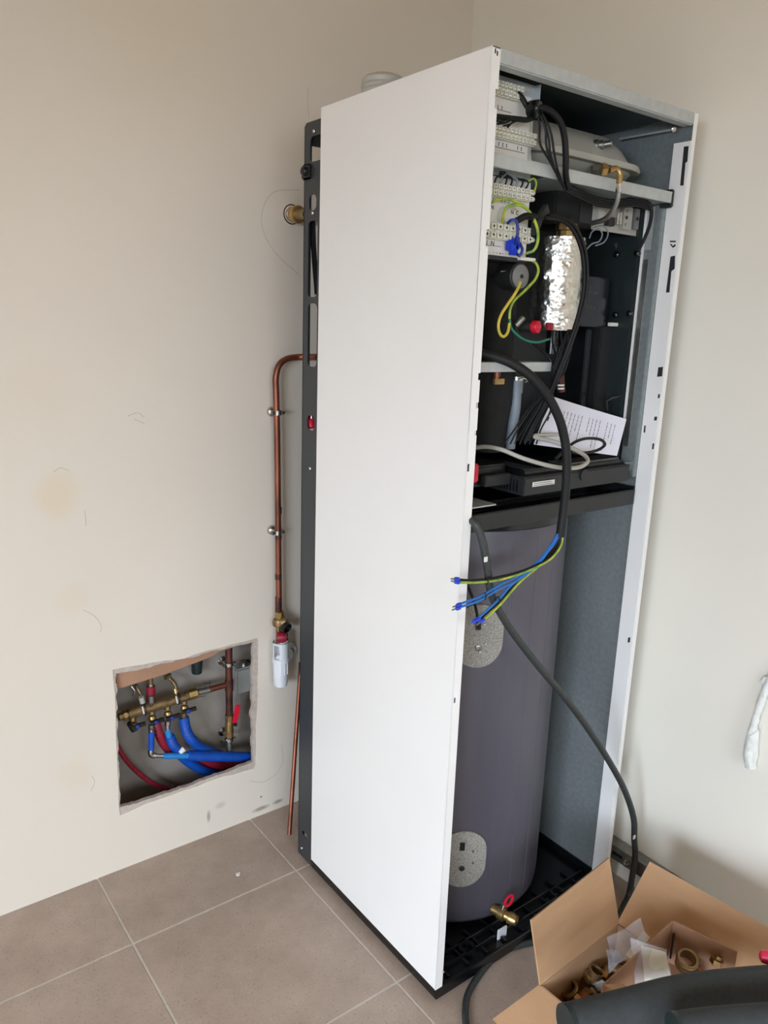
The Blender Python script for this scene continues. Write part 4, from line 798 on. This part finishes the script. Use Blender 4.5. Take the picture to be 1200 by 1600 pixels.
for s_, x, y in (('D', 288, 458), ('MV', 392, 430), ('ML', 478, 402)):
    p = cw(x, y, MY - .0185); text(s_, .015, p, cw(x + 40, y - 12, MY - .0185) - p, ZZ, 'ink', mf, 'handwriting', .0004)
taps = [((180, 545), (165, 610)), ((290, 505), (288, 600)), ((382, 480), (384, 575)), ((478, 445), (477, 530))]
for i, (t0, t1) in enumerate(taps):
    tpx = (t0[0] + t1[0]) / 2; typ = (t0[1] + t1[1]) / 2; v = MB().tube([cw(t0[0], t0[1] - 30), cw(*t0)], .010, 8, 0).build('tap_body', 'brass', mf)
    MB().lathe([(.006, 0), (.011, .004), (.012, .012), (.008, .018)], cw(t0[0], t0[1] + 10), Vector((0, -.4, -1)), 14).build('tap_bonnet', 'brass', v)
    a = cw(t0[0] - 8, typ + 10, MY - .018); b = cw(t0[0] + 74, typ - 14, MY - .03); dd = (b - a).normalized(); uu, ww = frame_axes(dd)
    MB().obox((a + b) / 2, (dd, uu, ww), ((b - a).length / 2, .0045, .0055)).build('lever', 'gloss', v, bevel=.0015)
    q = a.lerp(b, .38); MB().lathe([(.006, 0), (.006, .004), (.004, .006)], q + Vector((0, -.004, 0)), (0, -1, .1), 12).build('lever_cap', 'dblue', v)
    if i: MB().tube([cw(t1[0], t1[1] - 28), cw(t1[0], t1[1])], .0095, 8, 0).build('tap_nut', 'chrome' if i < 3 else 'brass', v)
ctube('upper_port', [(285, 400), (288, 440)], .009, 'steel', mf); ctube('drain_port', [(165, 560), (190, 600)], .011, 'char', mf)
rv = thing('red_pipe_end', 'short red sleeved pipe standing up from the manifold', 'pipe', cw(283, 430, .9)); ctube('sleeve', [(283, 345, .9), (285, 430, .9)], .0125, 'rpipe', rv); ctube('collar', [(283, 332, .9), (283, 348, .9)], .0085, 'chrome', rv); ctube('stem', [(283, 296, .9), (283, 335, .9)], .0065, 'dbrass', rv)
vt = thing('vent_tap', 'small brass vent tap bending up above the manifold', 'tap', cw(430, 380, .9)); ctube('stem', [(432, 400, .89), (430, 350, .9), (415, 320, .91), (395, 300, .92), (392, 275, .92)], .0055, 'dbrass', vt); ctube('nut', [(428, 362, .895), (432, 385, .89)], .0085, 'brass', vt); MB().lathe([(.007, 0), (.007, .01)], cw(385, 290, .915), (-1, -.3, 0), 8).build('vent_screw', 'brass', vt)
v2 = thing('vent_tap', 'small brass bracket tap at the left end above the manifold', 'tap', cw(205, 400, .9)); ctube('stem', [(232, 440, .885), (222, 390, .9), (200, 350, .91), (196, 325, .92)], .005, 'dbrass', v2); ctube('nut', [(226, 408, .885), (236, 442, .885)], .0075, 'vessel', v2); ctube('hook', [(170, 345, .9), (188, 375, .895), (180, 405, .9)], .0028, 'chrome', v2)
def pipe(l, r, m, lab, ringm=None):
    P = smooth_path([cw(*q) for q in l], 14); o = MB(); n = len(P)
    o.tube(P, lambda t: r + (.0007 if int(t * (n - 1)) % 2 else -.0004), 12, 0); ob = o.build('flexible_pipe', m); tag(ob, lab, 'pipe', 'flexible pipes in the wall opening'); return ob
pipe([(477, 528, .885), (490, 600, .88), (520, 655, .88), (570, 700, .89), (650, 735, .90), (700, 752, .91)], .0145, 'bpipe', 'blue corrugated pipe dropping from the rightmost manifold tap')
pipe([(395, 640, .885), (420, 695, .885), (470, 760, .89), (540, 812, .895), (620, 850, .905), (720, 868, .92)], .0135, 'bpipe', 'blue corrugated pipe curving lowest along the bottom of the opening')
o = ctube('flexible_pipe', [(382, 600, .885), (392, 640, .885), (405, 680, .884)], .0085, 'lbpipe', None); tag(o, 'short light blue pipe below the third manifold tap', 'pipe', 'flexible pipes in the wall opening')
o = ctube('adhesive_wrap', [(452, 735, .876), (478, 712, .876)], .008, 'label', None); tag(o, 'scrap of white tape around the middle blue pipe', 'tape')
ctube('tap_tail', [(382, 572, .885), (383, 602, .885)], .0065, 'chrome', mf)
pipe([(315, 560, .895), (330, 620, .895), (365, 690, .90), (420, 745, .905)], .0125, 'rpipe', 'red corrugated pipe passing down behind the manifold taps')
pipe([(560, 765, .91), (640, 800, .915), (740, 815, .92), (870, 795, .925)], .0125, 'rpipe', 'red corrugated pipe emerging bottom right under the straight blue pipe')
pipe([(60, 640, .92), (110, 735, .92), (170, 815, .92), (250, 885, .92), (340, 935, .925), (470, 965, .93)], .0065, 'rpipe', 'thin red pipe sagging alone across the lower left of the opening')
eb = thing('elbow_pipe', 'straight light blue pipe with a silver elbow running right in the opening', 'pipe', cw(288, 740, .875))
ctube('riser_sleeve', [(287, 612, .875), (286, 715, .875)], .0085, 'bpipe', eb); ctube('elbow', [(286, 712, .875), (284, 735, .875), (290, 748, .875), (312, 752, .873)], .008, 'chrome', eb)
ctube('nipple', [(310, 752, .873), (358, 754, .872)], .0055, 'chrome', eb); ctube('sleeve', [(356, 754, .872), (500, 752, .872)], .0085, 'lbpipe', eb)
P = [cw(500, 752, .872).lerp(cw(905, 762, .872), i / 60) for i in range(61)]; MB().tube(P, lambda t: .0150 + (.0006 if int(t * 60) % 2 else -.0004), 12, 0).build('outer_pipe', 'bpipe', eb); ctube('riser_nut', [(286, 596, .875), (287, 614, .875)], .0065, 'chrome', eb)
vp = thing('vertical_copper_pipe', 'vertical tarnished copper pipe with tee and red handled valve inside the wall opening', 'pipe', cw(745, 740, .885))
ctube('riser', [(740, 90, .885), (742, 340, .885), (744, 520, .885)], .0105, 'dcopper', vp, 14, 0); ctube('tee_branch', [(545, 385, .888), (600, 372, .887), (735, 335, .885)], .0088, 'copper', vp, 12, 0); ctube('tee', [(742, 310, .885), (743, 370, .885)], .0125, 'dcopper', vp, 14, 0)
ctube('solder_joint', [(560, 381, .888), (625, 366, .887)], .0096, 'steel', vp, 12, 0)
ctube('valve_nut', [(744, 512, .885), (744, 545, .885)], .0135, 'dbrass', vp, 8, 0); ctube('valve_body', [(744, 545, .885), (742, 610, .885)], .0125, 'brass', vp, 14, 0); ctube('lower_nut', [(742, 600, .885), (742, 640, .885)], .0145, 'dbrass', vp, 8, 0); ctube('lower_pipe', [(742, 640, .885), (745, 745, .885)], .0085, 'steel', vp, 12, 0)
a = cw(775, 560, .868); b = cw(795, 455, .868); dd = (b - a).normalized(); MB().obox((a + b) / 2, (dd, Vector((0, 1, 0)), dd.cross(Vector((0, 1, 0)))), ((b - a).length / 2, .002, .0085)).build('red_lever', 'red', vp, bevel=.0015)
MB().lathe([(.006, 0), (.006, .012)], cw(765, 565, .885), (.4, -1, 0), 10).build('lever_spindle', 'char', vp)
for x, y in ((700, 195), (702, 610)):
    MB().lathe([(.014, 0), (.014, .003), (.005, .006), (.004, .05)], cw(x, y, .964), (0, -1, 0), 18).build('wall_plate', 'chrome', vp)
for y in (215, 655):
    p = cw(742, y, .885); MB().lathe([(.0108, -.005), (.0130, -.005), (.0130, .005), (.0108, .005)], p, (0, 0, 1), 16, closed=True).build('clamp_ring', 'chrome', vp)
    for sx in (-1, 1): MB().lathe([(.004, -.006), (.004, .006)], p + Vector((sx * .018, -.002, 0)), (0, 1, 0), 8).build('clamp_bolt', 'chrome', vp)
jb = thing('junction_box', 'grey plastic junction box on the cavity wall right of the copper pipe', 'box', cw(840, 400, .93))
a = cw(785, 400, .925); b = cw(890, 225, .925); MB().box((a.x, .925, a.z), (b.x, .964, b.z)).build('housing', 'boxgrey', jb, bevel=.005)
MB().lathe([(.013, 0), (.011, .008), (.008, .012)], ((a.x + b.x) / 2 + .005, .945, b.z), (0, 0, 1), 16).build('cable_entry', 'steel', jb)
bc = thing('dark_cap', 'short dark green plastic pipe end poking down at the top of the opening', 'cap', cw(555, 270, .93)); a = cw(553, 268, .93)
MB().lathe([(.014, 0), (.015, .002), (.017, .045), (.017, .09)], a, (0.04, 0, 1), 18).build('pipe_end', 'blackgreen', bc)
ob_sc = cw(600, 330, .9645)
mk = MB(); mk.tube([cw(590, 330, .9645), cw(625, 326, .9645)], .0008, 4, 0); mk.tube([cw(607, 345, .9645), cw(604, 375, .9645)], .0008, 4, 0); mk.tube([cw(628, 310, .9645), cw(630, 345, .9645)], .0008, 4, 0)
mk.tube([cw(560, 410, .9645), cw(600, 404, .9645)], .0008, 4, 0)
wc = bpy.data.objects['wall_cavity']; mk.build('pencil_marks', 'ink', wc)

# ------------------------------------------------------------ cardboard box with fittings
BZ = .2
cbx = thing('cardboard_box', 'open brown cardboard box with raised flaps on the tiles beside the appliance', 'box', (.2, -.4, 0))
A = Vector((.065, -.227, 0)); ux = Vector((.262, .012, 0)).normalized(); uy = Vector((.012, -.262, 0)).normalized()   # along the back edge / towards the viewer
BW, BD, th = .268, .40, .004
def bp_(a, b, z): return A + ux * a + uy * b + Vector((0, 0, z))
def panel(name, p00, p10, p11, p01, m, par, t_=.004, bev=0):
    n_ = (Vector(p10) - Vector(p00)).cross(Vector(p01) - Vector(p00)).normalized() * t_; q = [Vector(p) for p in (p00, p10, p11, p01)]
    return MB().add(q + [p + n_ for p in q], [(3, 2, 1, 0), (4, 5, 6, 7), (0, 1, 5, 4), (1, 2, 6, 5), (2, 3, 7, 6), (3, 0, 4, 7)]).build(name, m, par, bevel=bev)
panel('bottom', bp_(0, 0, .001), bp_(BW, 0, .001), bp_(BW, BD, .001), bp_(0, BD, .001), 'card', cbx)
panel('back_wall', bp_(0, 0, .001), bp_(BW, 0, .001), bp_(BW, 0, BZ), bp_(0, 0, BZ), 'card', cbx)
panel('right_wall', bp_(BW, 0, .001), bp_(BW, BD, .001), bp_(BW, BD, BZ), bp_(BW, 0, BZ), 'card', cbx)
panel('left_wall', bp_(0, BD, .001), bp_(0, 0, .001), bp_(0, 0, BZ), bp_(0, BD, BZ), 'card', cbx)
panel('front_wall', bp_(BW, BD, .001), bp_(0, BD, .001), bp_(0, BD, BZ), bp_(BW, BD, BZ), 'card', cbx)
fz = .305
panel('back_flap', bp_(0, 0, BZ), bp_(BW, 0, BZ), Z(950, 1340, fz), Z(828, 1437, fz), 'card', cbx, .004)
fr = .30; panel('right_flap', bp_(BW, 0, BZ), bp_(BW, BD, BZ), Z(1216, 1458, fr), Z(1016, 1347, fr), 'card', cbx, .004)
lf = Z(770, 1592, .165); panel('left_flap', bp_(0, 0, BZ), bp_(0, .37, BZ), lf + uy * .36, lf, 'card', cbx, .004)
# smaller carton standing inside
ic2 = thing('small_carton', 'smaller open carton standing inside the cardboard box', 'carton', (.24, -.42, .01)); KZ = .31
K = Z(1052, 1440, KZ); Lp = Z(943, 1540, KZ); R_ = Z(1152, 1488, KZ); ex_ = (Lp - K); ey_ = (R_ - K)
def kp(s_, t_, z): p = K + ex_ * s_ + ey_ * t_; return Vector((p.x, p.y, z))
panel('back_wall', kp(0, 0, .01), kp(1, 0, .01), kp(1, 0, KZ), kp(0, 0, KZ), 'cardin', ic2, -.003 if False else .003)
panel('right_wall', kp(0, 1, .01), kp(0, 0, .01), kp(0, 0, KZ), kp(0, 1, KZ), 'cardin', ic2, .003)
panel('front_wall', kp(1, 1, .01), kp(0, 1, .01), kp(0, 1, KZ - .06), kp(1, 1, KZ - .06), 'cardin', ic2, .003)
panel('floor_panel', kp(0, 0, KZ - .10), kp(1, 0, KZ - .10), kp(1, 1, KZ - .10), kp(0, 1, KZ - .10), 'cardin', ic2, .003)
panel('front_flap', kp(1, 0, KZ), kp(1, .5, KZ), kp(.86, .5, KZ - .02), kp(.82, .1, KZ - .02), 'card', ic2, .003)
p = kp(.03, .06, KZ - .02); MB().obox(p + Vector((0, 0, -.03)), (XX, YY, ZZ), (.0015, .0015, .03)).build('wall_slit', 'ink', ic2)
# brass fittings: hexagon elbow / sleeve / plug, each on its own
def fitting(p, d, kind, lab, grp, m='dbrass', s_=1):
    t = thing('pipe_fitting', lab, 'fitting', p, grp); d = Vector(d).normalized()
    if kind == 'coupling':
        MB().lathe([(.011 * s_, 0), (.014 * s_, .001), (.014 * s_, .012 * s_), (.0125 * s_, .013 * s_), (.0125 * s_, .03 * s_), (.0105 * s_, .03 * s_), (.0105 * s_, .004)], p, d, 18).build('sleeve', m, t)
        MB().lathe([(.0145 * s_, .008 * s_), (.0165 * s_, .009 * s_), (.0165 * s_, .018 * s_), (.0145 * s_, .019 * s_)], p, d, 6).build('hex_nut', 'brass', t)
    elif kind == 'elbow':
        u, w_ = frame_axes(d); MB().tube([p, p + d * .02 * s_, p + d * .028 * s_ + u * .01 * s_, p + d * .03 * s_ + u * .028 * s_], .0115 * s_, 14, 5).build('elbow_body', m, t)
        MB().lathe([(.013 * s_, -.002), (.0145 * s_, 0), (.0145 * s_, .01 * s_), (.012 * s_, .011 * s_)], p, d, 6).build('hex_nut', 'brass', t)
    elif kind == 'ring':
        MB().lathe([(.0125 * s_, 0), (.0155 * s_, 0), (.0155 * s_, .022 * s_), (.0125 * s_, .022 * s_)], p, d, 22, closed=True).build('sleeve', m, t)
        MB().lathe([(.0158 * s_, .014 * s_), (.0172 * s_, .015 * s_), (.0172 * s_, .020 * s_), (.0158 * s_, .021 * s_)], p, d, 22, closed=True).build('lip', m, t)
    else:
        MB().lathe([(.013 * s_, 0), (.014 * s_, .001), (.014 * s_, .012 * s_), (.008 * s_, .012 * s_), (.008 * s_, .02 * s_)], p, d, 6).build('hex_plug', m, t)
    return t
G1 = 'fittings between box and inner carton'
FZ = .125
def fz_(u, v, z=FZ): return Z(u, v, z)
fitting(fz_(921, 1538), (.3, -.2, 1), 'coupling', 'brownish brass coupling with a cut open top, upright and highest of the pile', G1, s_=1.25)
fitting(fz_(943, 1530, .115), (.9, .3, .4), 'elbow', 'small brass elbow fitting behind the upright coupling near the bag', G1, s_=1.05)
fitting(fz_(893, 1556, .12), (-.4, .2, 1), 'ring', 'dull brass sleeve ring at the left edge of the pile', G1, s_=1.2)
fitting(fz_(916, 1560, .13), (.5, -.3, .7), 'plug', 'bright brass hexagon nut tilted in the middle of the pile', G1, 'brass', 1.15)
fitting(fz_(900, 1576, .13), (.8, -.1, .5), 'coupling', 'reddish copper coupling in front of the tilted nut', G1, 'copper', 1.15)
fitting(fz_(882, 1580, .12), (.2, -.8, .5), 'elbow', 'dull brass elbow nearest the front left corner of the box', G1, s_=.9)
fitting(fz_(930, 1565, .09), (.2, .8, .5), 'plug', 'small brass plug low between the pile and the inner carton', G1, 'brass', .8)
G2 = 'fittings in the inner carton'
fitting(Y(1070, 1508, -.395), (-.25, -.3, 1), 'ring', 'dark brass ring shaped sleeve with a wide open mouth in the small carton', G2, 'dbrass', 1.25)
fitting(X(1118, 1506, .322), (.3, -.1, 1), 'plug', 'pale brass square plug in the right corner of the small carton', G2, 'brass', .9)
fitting(Y(1074, 1526, -.41), (1, -.4, .2), 'coupling', 'copper coloured coupling lying below the ring sleeve in the small carton', G2, 'copper', 1.05)
fitting(Y(1094, 1520, -.405), (.4, .6, .2), 'elbow', 'brown elbow fitting lying between ring sleeve and square plug', G2, 'dcopper', .9)
# clear plastic bags
def bagmesh(cs, t_=.006, nx=8, ny=8, seed=0):
    q = [Vector(c) for c in cs]; nn = (q[1] - q[0]).cross(q[3] - q[0]).normalized(); vs = []; fs = []
    for sgn in (1, -1):
        for j in range(ny + 1):
            for i in range(nx + 1):
                s_, t2 = i / nx, j / ny; p = q[0].lerp(q[1], s_).lerp(q[3].lerp(q[2], s_), t2); e = min(s_, 1 - s_, t2, 1 - t2) * 4
                vs.append(p + nn * (sgn * t_ * min(1, e) * (1 + .6 * noise.noise(p * 60 + Vector((seed, sgn, 0)))) + .008 * noise.noise(p * 28 + Vector((seed, 0, 0)))))
    N = (nx + 1) * (ny + 1)
    for j in range(ny):
        for i in range(nx):
            k = j * (nx + 1) + i; fs += [(k, k + 1, k + nx + 2, k + nx + 1), (N + k + nx + 1, N + k + nx + 2, N + k + 1, N + k)]
    return MB().add(vs, fs)
b1 = thing('plastic_bag', 'clear plastic bag with a white slip, crumpled between box wall and inner carton', 'bag', Z(985, 1480, .25))
bagmesh([Z(948, 1465, .24), Z(960, 1512, .17), Z(1012, 1470, .28), Z(1001, 1434, .29)], .006, seed=1).build('film', 'bag', b1, sharp=60, recalc=False)
bagmesh([Z(946, 1485, .23), Z(952, 1520, .16), Z(975, 1500, .22), Z(966, 1488, .24)], .003, seed=4).build('film_corner', 'bag', b1, sharp=60, recalc=False)
panel('white_slip', Z(978, 1492, .235), Z(988, 1500, .235), Z(1016, 1465, .275), Z(1006, 1454, .275), 'white_sheet', b1, .001)
b2 = thing('plastic_bag', 'clear plastic bag holding a folded white leaflet, standing in the small carton', 'bag', Z(1018, 1500, .26))
bagmesh([Z(993, 1540, .25), Z(1050, 1532, .255), Z(1042, 1484, .325), Z(986, 1466, .335)], .004, seed=2).build('film', 'bag', b2, sharp=60, recalc=False)
panel('leaflet', Z(1007, 1533, .258), Z(1048, 1529, .262), Z(1040, 1487, .322), Z(1001, 1477, .326), 'white_sheet', b2, .0012, .0003)
b3 = bagmesh([Z(922, 1538, .14), Z(935, 1552, .13), Z(950, 1538, .17), Z(940, 1532, .17)], .003, seed=6).build('bag_corner', 'bag', b1, sharp=60, recalc=False)
# dark foam insulation tubes lying across the box
iz = .345
def ins(l, r, lab):
    P = smooth_path(l, 8); d = (P[1] - P[0]).normalized(); t = thing('foam_tube', lab, 'tube', l[0], 'foam tubes across the box')
    MB().tube(P, r, 26, 0).build('foam_sleeve', 'insul', t, sharp=60); MB().lathe([(r * .93, 0), (r * 1.015, -.0005), (r * 1.015, .008), (r * .95, .0085)], P[0] - d * .003, d, 26).build('end_trim', 'blackgreen', t)
    return t
ins([Z(888, 1604, iz), Z(980, 1580, iz), Z(1070, 1557, iz), Z(1180, 1544, iz), Z(1290, 1538, iz)], .034, 'thick dark grey foam insulation tube lying across the cardboard box')
ins([Z(1056, 1612, .385), Z(1130, 1603, .385), Z(1230, 1596, .385), Z(1330, 1592, .385)], .028, 'second dark foam insulation tube nearest the viewer at the bottom edge')
ph = thing('pink_handle', 'bright pink red plastic handle poking in at the right edge above the foam tube', 'handle', Z(1192, 1490, .36)); a = Z(1186, 1494, .36); d = Vector((.6, -.75, .1)).normalized()
MB().lathe([(.004, 0), (.010, .003), (.0125, .012), (.0115, .03), (.0135, .05), (.012, .09), (.006, .095)], a, d, 18).build('grip', 'pink', ph); MB().lathe([(.0118, .028), (.0128, .029), (.0128, .034), (.0118, .035)], a, d, 18).build('grip_ring', 'dred', ph)
# plaster covered cable end hanging from the right wall
wx = XR - .012
wr = thing('wrapped_cable', 'plaster smeared white wrapped cable end hanging at the right edge of the wall', 'cable', X(1175, 1200, XR))
lw = [X(u, v, x) for u, v, x in ((1215, 1035, XR - .002), (1204, 1062, XR - .012), (1192, 1090, XR - .016), (1182, 1120, XR - .017), (1175, 1150, XR - .017), (1171, 1180, XR - .016), (1173, 1199, XR - .014))]
P = smooth_path(lw, 8); prof = [.006, .008, .0085, .0075, .0095, .013, .0125]
mb = MB(); mb.tube(P, lambda t: prof[min(int(t * 6), 5)] * (1 - (t * 6) % 1) + prof[min(int(t * 6) + 1, 6)] * ((t * 6) % 1) if t < 1 else prof[-1], 16, 0)
for v_ in mb.v: v_ += Vector((.002 * noise.noise(v_ * 90), .003 * noise.noise(v_ * 110 + Vector((5, 0, 0))), .002 * noise.noise(v_ * 100)))
mb.build('wrap', 'plaster', wr, sharp=30)
bagmesh([X(1186, 1140, XR - .02), X(1185, 1180, XR - .012), X(1178, 1196, XR - .02), X(1172, 1150, XR - .03)], .003, 5, 5, 3).build('torn_flap', 'plaster', wr, sharp=30, recalc=False)
bagmesh([X(1187, 1064, XR - .01), X(1190, 1070, XR - .01), X(1202, 1062, XR - .012), X(1196, 1056, XR - .012)], .002, 4, 4, 3).build('torn_tip', 'plaster', wr, sharp=30, recalc=False)
# plaster chip on the floor
a = Z(372, 1366, 0); o = MB().plate([(-.007, -.003), (.0, -.008), (.004, -.004), (.008, .004), (.002, .003), (-.004, .006)], [], (a.x, a.y, .0002), XX, YY, ZZ, .002).build('plaster_chip', 'label'); tag(o, 'tiny white plaster chip lying on the tile left of the appliance', 'chip')
